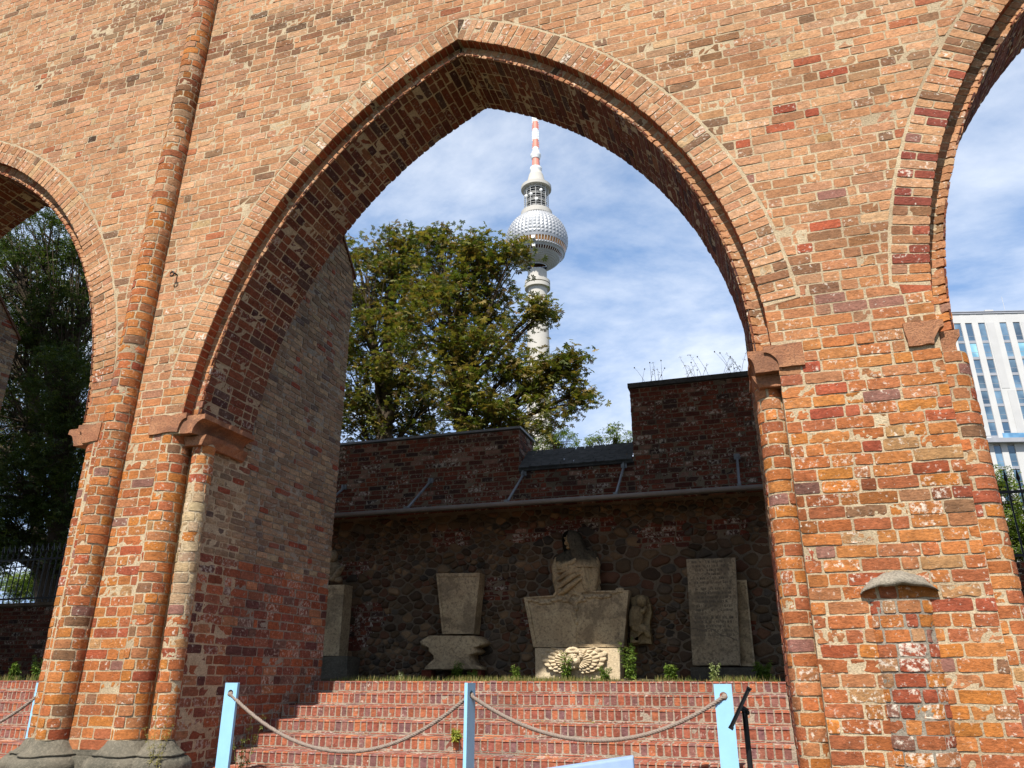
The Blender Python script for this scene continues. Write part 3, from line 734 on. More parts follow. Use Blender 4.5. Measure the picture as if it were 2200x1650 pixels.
# ------------------------------------------------------------------ boundary wall behind the terrace
YW = 12.9
def vor_stones(mb, x0, x1, z0, z1, dens, asp=1.45):
    """rounded field stones: cells of a relaxed point set, shrunk to leave mortar joints"""
    n = int((x1-x0)*(z1-z0)*dens)
    cand = np.stack([RNG.uniform(x0, x1, n*14), RNG.uniform(z0, z1, n*14)*asp], 1); rmin = .125+.12*fbm(cand[:, 0]*1.1, cand[:, 1]*1.1, 2, 2)+.05*RNG.normal(0, 1, len(cand)); rmin = np.clip(rmin, .075, .36); p = np.zeros((0, 2)); rp_ = np.zeros(0)
    for c_, r_ in zip(cand, rmin):
        if len(p) == 0 or np.all(np.linalg.norm(p-c_, axis=1) > .5*(rp_+r_)*1.05): p = np.vstack([p, c_]); rp_ = np.append(rp_, r_)
    n = len(p)
    lo, hi = np.array([x0, z0*asp]), np.array([x1, z1*asp])
    def cell(i):
        d = np.linalg.norm(p-p[i], axis=1); o = np.argsort(d)[1:26]
        P = [np.array([x0, lo[1]]), np.array([x1, lo[1]]), np.array([x1, hi[1]]), np.array([x0, hi[1]])]
        for j in o:
            m_, nrm = (p[i]+p[j])/2, p[j]-p[i]; Q = []
            for a in range(len(P)):
                A, B = P[a], P[(a+1) % len(P)]; da, db = (A-m_)@nrm, (B-m_)@nrm
                if da <= 0: Q.append(A)
                if (da < 0) != (db < 0) and da != db: Q.append(A+(B-A)*da/(da-db))
            P = Q
            if len(P) < 3: break
        return np.array(P)
    for it in range(0):
        q = p.copy()
        for i in range(n):
            c = cell(i)
            if len(c) > 2: q[i] = .5*p[i]+.5*c.mean(0)
        p = q
    T = 24; th = np.linspace(0, 2*math.pi, T, endpoint=False)
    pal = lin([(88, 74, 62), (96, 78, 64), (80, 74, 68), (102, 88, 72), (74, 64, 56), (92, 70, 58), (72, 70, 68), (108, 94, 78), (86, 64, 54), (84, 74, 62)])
    for i in range(n):
        c = cell(i)
        if len(c) < 3 or any(a_ < p[i][0] < b_ and c_ < p[i][1]/asp < d_ for a_, b_, c_, d_ in PATCH): continue
        ce = c.mean(0); e = np.roll(c, -1, 0)-c
        rad = []
        for t in th:
            d = np.array([math.cos(t), math.sin(t)]); best = 9
            for a in range(len(c)):
                nn = np.array([e[a][1], -e[a][0]]); dn = d@nn
                if dn > 1e-6: best = min(best, ((c[a]-ce)@nn)/dn)
            rad.append(best)
        rad = np.array(rad); rad = np.minimum(rad, np.median(rad)*1.75)
        for _ in range(1): rad = .6*rad+.2*(np.roll(rad, 1)+np.roll(rad, -1))
        sh = .88+.09*random.random(); sd = random.random()*100
        rr = rad*sh*(1+.13*fbm(np.cos(th)*1.7+sd, np.sin(th)*1.7, sd, 2))-.006
        bul = random.choice((.012, .02, .03, .045, .06))
        rows = []
        for f, h in ((1.0, -.02), (.97, .35), (.86, .72), (.62, .93), (.3, 1.0), (.02, 1.0)):
            x = ce[0]+rr*f*np.cos(th); z = (ce[1]+rr*f*np.sin(th))/asp
            y = -(bul*h if h > 0 else h)+.013*fbm(x*9+sd, z*9, sd, 3)*(f < .99)
            rows.append(np.stack([x, YW+y, z], -1))
        col = pal[RNG.integers(0, len(pal))]*random.uniform(.7, 1.5)*np.array((1.14, 1.0, .84))
        mb.grid(np.array(rows)[:, ::-1], True, col=(*col, 0), mat=2, smooth=True)
wall = empty('boundary_wall', 'shaded old wall behind the monuments, rubble stone below and dark red brick above', 'wall')
b = MB()
XA, XB = -9.3, 6.5
b.box((XA, YW, 1.3), (-3.93, YW+.9, 5.86)); b.box((-3.93, YW, 1.3), (-1.86, YW+.9, 5.18)); b.box((-1.86, YW, 1.3), (1.2, YW+.9, 6.42)); b.box((1.2, YW, 1.3), (XB, YW+.5, 3.16))
fwb = lambda u, v, h: (u, YW-h, v)
kb = dict(proud=.006, nu=7, nv=4, lime=.22, wob=.004, erode=.2)
cb = colpal(PAL_BACK, PAL_BACK_X, .2)
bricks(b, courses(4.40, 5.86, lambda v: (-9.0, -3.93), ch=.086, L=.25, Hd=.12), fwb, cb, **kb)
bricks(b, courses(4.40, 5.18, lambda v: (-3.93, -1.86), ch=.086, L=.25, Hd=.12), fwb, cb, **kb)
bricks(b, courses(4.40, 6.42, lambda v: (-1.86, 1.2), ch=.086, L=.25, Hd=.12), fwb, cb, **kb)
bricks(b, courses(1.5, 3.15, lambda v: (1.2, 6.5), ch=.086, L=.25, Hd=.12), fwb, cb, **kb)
# returns
bricks(b, courses(5.1, 5.86, lambda v: (YW, YW+.9), ch=.086, L=.25, Hd=.12), lambda u, v, h: (-3.93+h, u, v), cb, **kb)
bricks(b, courses(5.1, 6.42, lambda v: (YW, YW+.9), ch=.086, L=.25, Hd=.12), lambda u, v, h: (-1.86-h, u, v), cb, **kb)
PATCH = []
for k in range(17):
    x_, z_ = random.uniform(-7.6, .2), random.choice((random.uniform(1.7, 3.9), random.uniform(3.6, 4.1))); PATCH.append((x_, x_+random.uniform(.35, .9), z_, z_+random.uniform(.16, .40)))
for a_, b_, c_, d_ in PATCH: bricks(b, courses(c_-.03, d_+.03, lambda v: (a_-.05+.1*float(vn(v*9, a_, 1)), b_+.05+.1*float(vn(v*9, b_, 5))), ch=.082, L=.21, Hd=.11), fwb, cb, proud=.012, nu=7, nv=4, lime=.3, wob=.007, erode=.4)
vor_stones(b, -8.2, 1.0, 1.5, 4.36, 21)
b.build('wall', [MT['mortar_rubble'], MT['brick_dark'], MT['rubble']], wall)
c = MB(); c.box((-9.2, YW-.05, 5.875), (-3.89, YW+.95, 5.915)); c.build('zinc_coping', [MT['zinc']], wall)
c = MB(); c.box((-1.89, YW-.03, 6.43), (1.25, YW+.95, 6.52), col=(.7, .7, .7, 0)); c.jitter(.006, 8); c.build('coping', [MT['lead']], wall)
# slate covered slope between the two heights
c = MB(); rows = []
for i in range(7):
    y0, z0 = YW-.10+i*.085, 5.12+i*.062
    x = -3.92
    while x < -1.88:
        wd = random.uniform(.14, .24); x1 = min(x+wd, -1.87); dz = random.uniform(-.006, .006)
        k = random.uniform(.6, 1.3)
        c.add([(x, y0, z0+dz), (x1-.008, y0, z0+dz+random.uniform(-.006, .006)), (x1-.008, y0+.14, z0+.105), (x, y0+.14, z0+.105), (x, y0+.01, z0-.018+dz), (x1-.008, y0+.01, z0-.018+dz)], [(0, 1, 2, 3), (4, 5, 1, 0)], col=(k, k, k, 0)); x = x1
c.box((-3.92, YW-.06, 5.06), (-1.87, YW+.5, 5.12), col=(.5, .5, .5, 0))
c.build('slate_roof', [MT['lead']], wall)
# left part: lower brick wall with a fence in front of the trees
lw = MB(); lw.box((-40, 13.6, 1.2), (-9.3, 13.95, 3.08))
bricks(lw, courses(1.4, 3.06, lambda v: (-19.5, -9.4), ch=.086, L=.25, Hd=.12), lambda u, v, h: (u, 13.6-h, v), cb, **kb)
lw.box((-40, 13.55, 3.08), (-9.3, 14.0, 3.15), mat=0)
tag(lw.build('brick_wall', [MT['mortar_rubble'], MT['brick_dark']]), 'low dark brick wall in deep shade under the left arch, below an iron fence', 'wall')
def fence(x0, x1, y, z0, hgt, sp, label):
    f = empty('iron_fence', label, 'fence', 'black iron fences on the walls')
    m = MB(); x = x0
    while x < x1:
        m.tube([(x, y, z0), (x, y, z0+hgt)], .013, 6); m.lathe([(.013, z0+hgt), (.03, z0+hgt+.04), (.02, z0+hgt+.09), (0.002, z0+hgt+.2)], (x, y), 8)
        x += sp
    m.build('spear_bars', [MT['black']], f)
    m = MB()
    for zz in (z0+.12, z0+hgt-.16): m.box((x0-.1, y-.018, zz-.02), (x1, y+.018, zz+.02))
    m.build('rails', [MT['black']], f)
fence(-19.5, -10, 13.8, 3.15, 1.15, .165, 'black iron spear fence above the low dark wall, seen through the left arch')
fence(2.9, 5.4, 13.15, 3.16, 1.22, .165, 'black iron spear fence beside the right edge, in front of sunny leaves')

# canopy over the monuments
cp = empty('canopy', 'narrow grey metal canopy hung by slanted rods above the row of gravestones', 'canopy')
m = MB(); m.add([(-8.6, 11.90, 4.285), (.6, 11.90, 4.285), (.6, YW, 4.46), (-8.6, YW, 4.46), (-8.6, 11.90, 4.265), (.6, 11.90, 4.265), (.6, YW, 4.44), (-8.6, YW, 4.44)], [(0, 1, 2, 3), (7, 6, 5, 4), (4, 5, 1, 0)])
m.build('roof_sheet', [MT['zinc']], cp)
m = MB(); th = np.linspace(R(180), R(360), 9)
for r_ in (.058, .052): m.grid(np.array([[(x, 11.86+r_*math.cos(t), 4.29+r_*math.sin(t)) for x in (-8.6, -5.6, -2.6, .6)] for t in th]), smooth=True)
m.build('gutter', [MT['zinc']], cp)
for i in range(5):
    X = -7.455+1.8065*i+(.08 if i == 4 else 0)
    m = MB(); m.tube([(X, YW+.0, 5.025), (X, 11.90, 4.29)], .021, 8); m.build('tie_rod', [MT['zinc']], cp)
    m = MB(); m.box((X-.05, YW-.03, 4.98), (X+.05, YW, 5.07)); m.box((X-.012, YW-.09, 4.99), (X+.012, YW-.03, 5.06)); m.build('bracket', [MT['zinc']], cp)
    m = MB(); m.box((X-.03, 11.84, 4.27), (X+.03, 11.95, 4.33)); m.build('clamp', [MT['zinc']], cp)

# ------------------------------------------------------------------ monuments
def slab(mb, poly, y0, y1, res=.05, amp=.006, col=(1, 1, 1, 0), inset=None):
    """stone slab from an XZ polygon: fine front grid kept inside the outline, roughened edges"""
    pts = []
    for i in range(len(poly)):
        a, b_ = np.array(poly[i], float), np.array(poly[(i+1) % len(poly)], float); k = max(1, int(np.linalg.norm(b_-a)/res))
        for t in range(k): pts.append(a+(b_-a)*t/k)
    pts = np.array(pts); n = len(pts); ce = pts.mean(0)
    d = fbm(pts[:, 0]*7, pts[:, 1]*7, y0, 3)[:, None]*amp*(pts-ce)/np.linalg.norm(pts-ce, axis=1, keepdims=True)
    P = pts+d; rows = []
    for f, y in ((1, y1), (1, y0+.015), (.993, y0+.004), (.98, y0)): 
        Q = ce+(P-ce)*f; rows.append(np.stack([Q[:, 0], np.full(n, y), Q[:, 1]], -1))
    mb.grid(np.array(rows), True, col=col)
    mb.add(rows[-1], [list(range(n))], col=col); mb.add(rows[0], [list(range(n))[::-1]], col=col)
YM = 12.55
def P2(px, py, Y=YM): q = at(px, py, Y); return (q[0], q[2])
def frame(mb, poly, w_, y, d, col=(1, 1, 1, 0)):
    n = len(poly); ce = np.mean(poly, 0)
    inn = [tuple(np.array(p)+(ce-np.array(p))*w_) for p in poly]
    V = [(p[0], y-d, p[1]) for p in poly]+[(p[0], y-d, p[1]) for p in inn]+[(p[0], y+.004, p[1]) for p in inn]
    mb.add(V, [(i, (i+1) % n, n+(i+1) % n, n+i) for i in range(n)]+[(n+i, n+(i+1) % n, 2*n+(i+1) % n, 2*n+i) for i in range(n)], col=col)
    mb.add([(p[0], y-d, p[1]) for p in poly]+[(p[0], y+.02, p[1]) for p in poly], [(i, n+i, n+(i+1) % n, (i+1) % n) for i in range(n)], col=col)

# 1 left stele partly behind the pier
st = empty('gravestone', 'tall narrow sandstone stele with a carved figure on top, half hidden by the left pier', 'gravestone', 'gravestones under the canopy')
m = MB(); q1, q2 = P2(741, 1256), P2(729, 1409)
slab(m, [(q2[0]-.62, q2[1]), q2, q1, (q1[0]-.60, q1[1])], YM, YW-.06); frame(m, [(q2[0]-.62, q2[1]), q2, q1, (q1[0]-.60, q1[1])], .12, YM, .02)
m.build('stele', [MT['sandstone']], st)
m = MB(); q = P2(722, 1225)
m.ell((q[0]-.12, YM+.05, q[1]+.02), (.20, .12, .16), amp=.15); m.ell((q[0]-.07, YM-.02, q[1]+.25), (.09, .09, .11), amp=.08)
m.ell((q[0]+.06, YM-.03, q[1]-.06), (.06, .07, .17), rot=((.8, 0, .6), (0, 1, 0), (-.6, 0, .8)), amp=.1); m.ell((q[0]-.3, YM, q[1]-.02), (.16, .1, .13), amp=.15)
for k in range(5): m.ell((q[0]-.32+k*.1, YM-.02, q[1]-.13-.02*abs(k-2)), (.08, .06, .05), amp=.2, fr=5)
m.c = [x*np.array((.6, .6, .6, 1)) for x in m.c]; m.jitter(.01, 12); m.build('carved_figure', [MT['sandstone']], st)
m = MB(); q = P2(755, 1411); m.box((q[0]-.95, YM-.12, 1.5), (q[0]-.0, YW-.05, q[1])); m.jitter(.02, 5); m.build('base', [MT['greystone']], st)

# 2 tapered slab on a bulging pedestal
st = empty('gravestone', 'tapered sandstone slab standing on a bulging baluster pedestal', 'gravestone', 'gravestones under the canopy')
tp = [P2(951, 1362), P2(1018, 1362), P2(1032, 1231), P2(938, 1232)]
m = MB(); slab(m, tp, YM, YW-.08); frame(m, tp, .12, YM, .022)
q = P2(985, 1345); m.ell((q[0], YM+.01, q[1]), (.16, .025, .11), n=20)
m.build('slab', [MT['sandstone']], st)
prof = [(905, 1378), (925, 1368), (1030, 1367), (1049, 1380), (1040, 1387), (1026, 1391), (1034, 1400), (1026, 1406), (1017, 1408), (1018, 1420), (1024, 1428), (1038, 1434), (1040, 1440), (915, 1440), (916, 1434), (926, 1426), (936, 1417), (934, 1408), (925, 1400), (924, 1392), (908, 1386)]
pr = np.array([P2(a, b_) for a, b_ in prof])
m = MB(); ce = pr.mean(0); rows = []
for f, y in ((.96, YW-.1), (1, YM+.12), (1, YM-.02), (.97, YM-.10), (.90, YM-.14)):
    rows.append(np.stack([ce[0]+(pr[:, 0]-ce[0])*f, np.full(len(pr), y), np.maximum(pr[:, 1]*1, ce[1]+(pr[:, 1]-ce[1])*f)], -1))
m.grid(np.array(rows)[:, ::-1], True, smooth=True); m.add(rows[-1], [list(range(len(pr)))[::-1]], smooth=True)
m.jitter(.012, 8); m.build('pedestal', [MT['sandstone']], st)
for px in (922, 1028):
    q = P2(px, 1444); m = MB(); m.box((q[0]-.10, YM-.08, 1.56), (q[0]+.07, YM+.12, q[1]+.03), col=(*lin((120, 62, 46))*.7, 0)); m.build('foot_brick', [MT['brick_dark']], st)

# 3 wide double tablet on a cherub pedestal
st = empty('tomb_monument', 'wide double sandstone tablet on a pedestal carved with a winged cherub head', 'monument')
tb = [P2(1149, 1391), P2(1341, 1391), P2(1352, 1269), P2(1196, 1272), P2(1190, 1280), P2(1128, 1284)]
m = MB(); slab(m, tb, YM-.05, YW-.1); frame(m, tb, .085, YM-.05, .035)
a, b_ = P2(1236, 1388), P2(1243, 1288); m.box((a[0]-.04, YM-.066, a[1]), (a[0]+.035, YM-.04, b_[1]))
m.build('tablet', [MT['sandstone']], st)
m = MB(); q = P2(1236, 1284)
for k in range(9):
    t = k*.7; m.ell((q[0]+.11*math.cos(t), YM-.07, q[1]+.07*math.sin(t)), (.055, .03, .04), n=10, m=7, amp=.2, fr=6)
for sg in (-1, 1):
    for k in range(7): m.ell((q[0]+sg*(.14+.1*k), YM-.065, q[1]-.05+.03*math.sin(k*1.3)+(.02*k if sg > 0 else -.0)), (.07, .025, .028), n=10, m=7)
for k in range(5): m.ell((q[0]+.02*math.sin(k*2), YM-.065, q[1]-.1-.07*k), (.05-.004*k, .025, .045), n=10, m=7, amp=.2, fr=6)
m.build('garland', [MT['sandstone']], st)
pd = [P2(1154, 1462), P2(1335, 1462), P2(1335, 1393), P2(1153, 1393)]
m = MB(); slab(m, pd, YM-.12, YW-.1); m.build('pedestal', [MT['sandstone_sunlit']], st)
m = MB(); q = P2(1238, 1417); y = YM-.14; cx, cz = q
m.ell((cx, y-.04, cz), (.125, .11, .15), n=24, m=18)                       # head
for sg in (-1, 1):
    m.ell((cx+sg*.055, y-.13, cz-.03), (.042, .035, .045)); m.ell((cx+sg*.045, y-.135, cz+.03), (.026, .014, .012), n=10, m=7)   # cheeks, eyelids
    m.ell((cx+sg*.045, y-.128, cz+.055), (.036, .022, .012), n=10, m=7); m.ell((cx+sg*.13, y-.02, cz), (.025, .04, .04), n=10, m=7)
m.ell((cx, y-.155, cz-.005), (.019, .028, .035), n=10, m=8); m.ell((cx, y-.145, cz-.058), (.035, .014, .011), n=10, m=7); m.ell((cx, y-.14, cz-.078), (.028, .014, .01), n=10, m=7); m.ell((cx, y-.12, cz-.12), (.04, .03, .026), n=10, m=7)
for k in range(13):
    t = math.pi*(.02+k/12*.96); m.ell((cx+.125*math.cos(t), y-.07, cz+.03+.125*math.sin(t)), (.036, .05, .032), n=10, m=7, amp=.2, fr=7)
for k in range(6): m.ell((cx-.08+.032*k, y-.125, cz+.105), (.024, .025, .026), n=10, m=7)
for sg in (-1, 1):                                          # wings: fans with three rows of feathers
    ta = np.linspace(R(62), R(-82), 110); rr_ = np.linspace(0, 1, 40)
    Rm = np.interp(ta, [R(-82), R(-50), R(-15), R(20), R(45), R(62)], [.24, .30, .40, .50, .42, .26]); rows = []
    for q_ in rr_:
        lay = np.digitize(q_, (.42, .70)); ph = (0, .5, .25)[lay]; f0 = (0, .42, .70)[lay]; f1 = (.42, .70, 1.0)[lay]; u_ = (q_-f0)/(f1-f0)
        cell = np.abs(np.sin((ta*7.5/math.pi*1.6+ph)*math.pi)); h_ = .012+.030*cell**.6*(.35+.65*np.sin(u_*math.pi*.62))+(.05, .032, .014)[lay]
        h_ = h_*(1 if q_ < .99 else 0)-(.02 if q_ > .99 else 0)
        r_ = .07+(Rm-.07)*q_*(1-.05*(1-cell)*(q_ > .9)); h_[0] = h_[-1] = -.02
        rows.append(np.stack([cx+sg*(.06+r_*np.cos(ta)), y-h_, cz-.03+r_*np.sin(ta)*.72], -1))
    m.grid(np.array(rows)[:, ::sg], smooth=True)
m.jitter(.004, 20); m.build('cherub_relief', [MT['sandstone_sunlit']], st)

# 4 veiled bust
st = empty('statue', 'weathered veiled bust with soot blackened hood standing on the double tablet', 'statue')
q = P2(1241, 1273, YM+.05); bx, bz = q; by = YM+.10
def soot(V):
    t = sstep(.44, .51, (V[:, 2]-bz)+.035*vn(V[:, 0]*20, V[:, 1]*20, V[:, 2]*8))
    c = np.ones((len(V), 4)); c[:, :3] = (1-t)[:, None]*np.array([.95, .92, .85])+t[:, None]*np.array([.16, .175, .19]); return c
def loft(mb, secs, n=44, fold=0, k=9, ph=2.5, arc=None):
    th = np.linspace(0, 2*math.pi, n, endpoint=False) if arc is None else np.linspace(*arc, n)
    zz = np.array([s[2] for s in secs]); Z = np.linspace(zz[0], zz[-1], 40); rows = []
    o = np.argsort(zz)
    I = lambda j: np.interp(Z, zz[o], np.array([s[j] for s in secs])[o])
    X, Y, A_, B_ = I(0), I(1), I(3), I(4)
    for i, z in enumerate(Z):
        f = 1+fold*np.sin(k*th+ph*z*6+1.5*np.sin(z*9))*(.6+.4*np.sin(3*th+z*4))
        rows.append(np.stack([bx+X[i]+A_[i]*f*np.cos(th), by+Y[i]+B_[i]*f*np.sin(th), np.full(n, bz+z)], -1))
    P = np.array(rows); mb.grid(P, arc is None, col=soot(P.reshape(-1, 3)), smooth=True); return P
m = MB()
loft(m, [(0, 0, -.02, .36, .2), (0, 0, .15, .35, .20), (-.01, 0, .38, .36, .21), (-.01, 0, .50, .37, .21), (0, 0, .59, .34, .18), (0, -.01, .68, .20, .13), (-.01, -.02, .78, .085, .09), (-.01, -.02, .86, .08, .09)], fold=.07)
for i, z in enumerate(np.linspace(.10, .50, 6)):          # drapery folds across the chest
    t = np.linspace(-.9, .65, 12); pts = np.stack([bx-.06+.26*t, by-.17-.06*np.cos(t*1.4), bz+z+.09*t+.05*np.sin(t*2+i)], -1); m.tube(pts, np.interp(t, [-.9, -.2, .65], [.015, .055, .02]), 8, col=(.95, .92, .85, 0))
for sg, x0 in ((-1, -.30), (1, .26)):                       # upper arms under cloth
    m.tube([(bx+x0, by, bz+.54), (bx+x0+sg*.05, by-.04, bz+.42), (bx+x0+sg*.03, by-.10, bz+.2), (bx+x0-sg*.02, by-.12, bz+.0)], [.09, .085, .075, .08], 12, col=(.95, .92, .85, 0))
m.jitter(.008, 12); m.build('body', [MT['sandstone']], st)
m = MB(); hx, hy, hz = bx-.06, by-.10, bz+.83                # head turned to the left
rot = np.array(((math.cos(-.6), -math.sin(-.6), 0), (math.sin(-.6), math.cos(-.6), 0), (0, 0, 1)))
def hp(x, y_, z): v = rot @ np.array((x, y_, z)); return (hx+v[0], hy+v[1], hz+v[2])
dk = (.2, .21, .22, 0); lt = (.62, .56, .46, 0)
m.ell((hx, hy, hz), (.098, .118, .145), n=24, m=18, rot=rot, col=lt)
m.ell(hp(0, -.118, -.015), (.017, .028, .036), n=10, m=8, col=lt); m.ell(hp(0, -.10, -.075), (.033, .02, .012), n=10, m=7, col=lt); m.ell(hp(0, -.09, -.118), (.035, .03, .026), n=10, m=7, col=lt)
for sg in (-1, 1):
    m.ell(hp(sg*.04, -.10, .022), (.022, .012, .011), n=10, m=7, col=lt); m.ell(hp(sg*.043, -.102, .045), (.034, .02, .011), n=10, m=7, col=lt); m.ell(hp(sg*.05, -.085, -.04), (.034, .03, .036), n=10, m=7, col=lt)
m.build('head', [MT['sandstone']], st)
m = MB()                                                    # hood and long veil
th = np.linspace(R(-70)-.6, R(250)-.6, 40); rows = []
for z, a_, b2, ox, oy in ((.17, .01, .01, 0, .0), (.165, .05, .06, 0, .0), (.14, .095, .11, 0, .005), (.08, .125, .14, 0, .01), (0, .14, .15, .01, .02), (-.1, .15, .16, .03, .04), (-.2, .19, .18, .06, .06), (-.32, .27, .20, .09, .07), (-.45, .30, .21, .11, .08)):
    f = (1.28 if z > -.15 else 1.12)*(1+.05*np.sin(th*7+z*5)*min(1, (.17-z)*4))
    rows.append(np.stack([hx+ox+a_*f*np.cos(th), hy+oy+b2*f*np.sin(th), np.full(40, hz+z)], -1))
P = np.array(rows)[::-1]; m.grid(P, col=soot(P.reshape(-1, 3)), smooth=True)
for k in range(5):                                           # veil hanging at the right side
    t = np.linspace(0, 1, 14); x = bx+.12+.045*k+.07*t*(1-.1*k); pts = np.stack([x-.03*np.sin(t*3), by-.17+.035*k+.0*t, bz+.66-(.66-.03*k)*t], -1)
    cc = soot(np.repeat(pts, 10, 0)); m.tube(pts, .042+.018*np.sin(t*2.5), 10, cap=False, col=cc)
m.jitter(.007, 14); m.build('veil', [MT['sandstone']], st)

# 5 putto relief fragment
st = empty('relief_fragment', 'broken sandstone fragment with a small nude putto beside the double tablet', 'relief')
m = MB(); slab(m, [P2(1350, 1385), P2(1398, 1384), P2(1396, 1300), P2(1388, 1282), P2(1372, 1277), P2(1352, 1282)], YM+.14, YW-.02, amp=.03, col=(.6, .58, .5, 0)); m.build('ground_stone', [MT['sandstone']], st)
m = MB(); f = lambda px, py, d: (lambda p: (p[0], YM+.12-d, p[1]))(P2(px, py))
m.tube([f(1362, 1345, .04), f(1366, 1325, .07), f(1368, 1305, .05)], [.10, .115, .09], 12); m.ell(f(1378, 1292, .07), (.085, .085, .10), amp=.05)
m.tube([f(1370, 1308, .08), f(1382, 1315, .11), f(1388, 1303, .10)], [.045, .04, .03], 10); m.tube([f(1358, 1310, .06), f(1354, 1330, .08), f(1360, 1345, .1)], [.045, .038, .03], 10)
m.tube([f(1364, 1346, .06), f(1378, 1358, .10), f(1366, 1374, .06)], [.075, .062, .04], 10); m.tube([f(1366, 1344, .04), f(1384, 1350, .08), f(1393, 1366, .05)], [.07, .055, .038], 10)
m.ell(f(1362, 1378, .06), (.07, .05, .03)); m.c = [x*np.array((.62, .6, .52, 1)) for x in m.c]; m.jitter(.006, 16); m.build('putto', [MT['sandstone']], st)

# 6 inscription slab, 7 slab behind it
st = empty('gravestone', 'tall grey slab covered with a worn inscription, cracked across the lower half', 'gravestone', 'gravestones under the canopy')
ip = [P2(1488, 1430), P2(1604, 1430), P2(1580, 1197), P2(1474, 1201)]
a, b_, c_, d_ = [np.array(p) for p in ip]
ip = [tuple(a), tuple(b_-(.09, 0)), tuple(c_), tuple(d_)]; b_ = np.array(ip[1])
m = MB(); slab(m, ip, YM, YM+.16, col=(.74, .76, .80, 0))
m.build('slab', [MT['sandstone']], st)
m = MB(); rg = random.Random(3)                             # worn, unreadable letters
for r_ in range(17):
    v = .955-r_*.040 - (.02 if r_ > 5 else 0) - (.03 if r_ > 11 else 0); u = .10+rg.random()*.06
    while u < .93-.1*(r_ % 5 == 4):
        lw_ = rg.uniform(.012, .03)
        if rg.random() < .16: u += .025; continue
        p0 = a+(b_-a)*u+(d_-a)*v; hgt = .036
        k = rg.randint(0, 3); x, z = p0; W_ = lw_*1.0*.85
        if rg.random() < .78:
            if k != 1: m.box((x, YM-.003, z), (x+.007, YM+.01, z+hgt))
            if k in (0, 2): m.box((x+W_*.6, YM-.003, z), (x+W_*.6+.006, YM+.01, z+hgt*rg.uniform(.5, 1)))
            if k in (1, 2, 3): m.box((x+.007, YM-.0026, z+hgt*rg.choice((0, .45, .85))), (x+W_*.6, YM+.01, z+hgt*rg.choice((0, .45, .85))+.007))
        u += lw_
t = np.linspace(0, 1, 20); pts = np.stack([(a[0]+(b_-a)[0]*t), np.full(20, YM-.001), a[1]+(d_-a)[1]*(.33-.10*sstep(.35, 1, t)+.01*np.sin(t*17))], -1); m.tube(pts, .006, 5, False)
m.build('inscription', [MT['carved']], st)
sb = empty('gravestone', 'second plain slab standing behind the inscribed slab, only its right edge showing', 'gravestone', 'gravestones under the canopy')
m = MB(); q = [P2(1500, 1430), P2(1622, 1431), P2(1603, 1243), P2(1500, 1245)]; slab(m, q, YM+.18, YM+.31, col=(.85, .82, .78, 0)); frame(m, q, .06, YM+.18, .015); m.build('slab', [MT['sandstone']], sb)
m = MB(); q = P2(1488, 1434); q2 = P2(1626, 1448); m.box((q[0]-.03, YM-.06, 1.56), (q2[0], YW-.03, q[1]), col=(.6, .6, .6, 0)); m.jitter(.01, 6); m.build('base', [MT['greystone']], sb)

# ------------------------------------------------------------------ rope barrier
def board(X, Y, zb, zt, wd, ang, label, th=.034):
    """flat post with a round hole near the top; ang turns its face about Z"""
    o = bpy.data.objects.new('x', None); m = MB(); n = 24; hz = zt-.105; hr = .036; t = np.linspace(0, 2*math.pi, n, endpoint=False)
    circ = np.stack([hr*np.cos(t), hz+hr*np.sin(t)], -1); h2 = wd/2
    k = np.maximum(abs(np.cos(t)), abs(np.sin(t))); sq = np.stack([h2*np.cos(t)/k, hz+h2*np.sin(t)/k], -1)
    for y, fl in ((-th/2, 1), (th/2, -1)):
        V = np.concatenate([np.stack([circ[:, 0], np.full(n, y), circ[:, 1]], -1), np.stack([sq[:, 0], np.full(n, y), sq[:, 1]], -1)])
        F = [((i+1) % n, i, n+i, n+(i+1) % n)[::fl] for i in range(n)]; m.add(V, F)
        for z0, z1 in ((zb, hz-h2), (hz+h2, zt)):
            if z1-z0 > .001: m.add([(-h2, y, z0), (h2, y, z0), (h2, y, z1), (-h2, y, z1)], [(0, 1, 2, 3)[::fl]])
    m.add(np.concatenate([np.stack([circ[:, 0], np.full(n, y), circ[:, 1]], -1) for y in (-th/2, th/2)]), [(i, (i+1) % n, n+(i+1) % n, n+i) for i in range(n)], smooth=True)
    y = th/2; m.add([(-h2, -y, zb), (-h2, y, zb), (-h2, y, zt), (-h2, -y, zt), (h2, -y, zb), (h2, y, zb), (h2, y, zt), (h2, -y, zt)], [(1, 0, 3, 2), (4, 5, 6, 7), (3, 7, 6, 2)])
    p = m.build('barrier_post', [MT['blue']]); p.location = (X, Y, 0); p.rotation_euler = (0, 0, ang)
    bv = p.modifiers.new('b', 'BEVEL'); bv.width = .003; bv.segments = 2; bv.limit_method = 'ANGLE'
    tag(p, label, 'post', 'pale blue barrier posts'); return hz
YP = 7.6
PX = [at(93, 1467, YP)[0], at(500, 1467, YP)[0], at(1010, 1467, YP)[0], at(1552, 1470, 8.0)[0]]
PY = [YP, YP, YP, 8.0]
HZ = []
for X, Y, zb, zt, an, lb in ((PX[0], PY[0], .5, 1.545, 0, 'pale blue post behind the left brick pier, only a sliver of it visible'),
                          (PX[1], PY[1], .5, 1.549, R(-4), 'pale blue post in front of the shaded side wall of the left pier'),
                          (PX[2], PY[2], .5, 1.553, R(82), 'pale blue post turned edge-on in the middle of the steps'),
                          (PX[3], PY[3], .5, 1.545, R(3), 'pale blue post next to the black stand, with the knotted rope end')):
    HZ.append(board(X, Y, zb, zt, .163, an, lb))
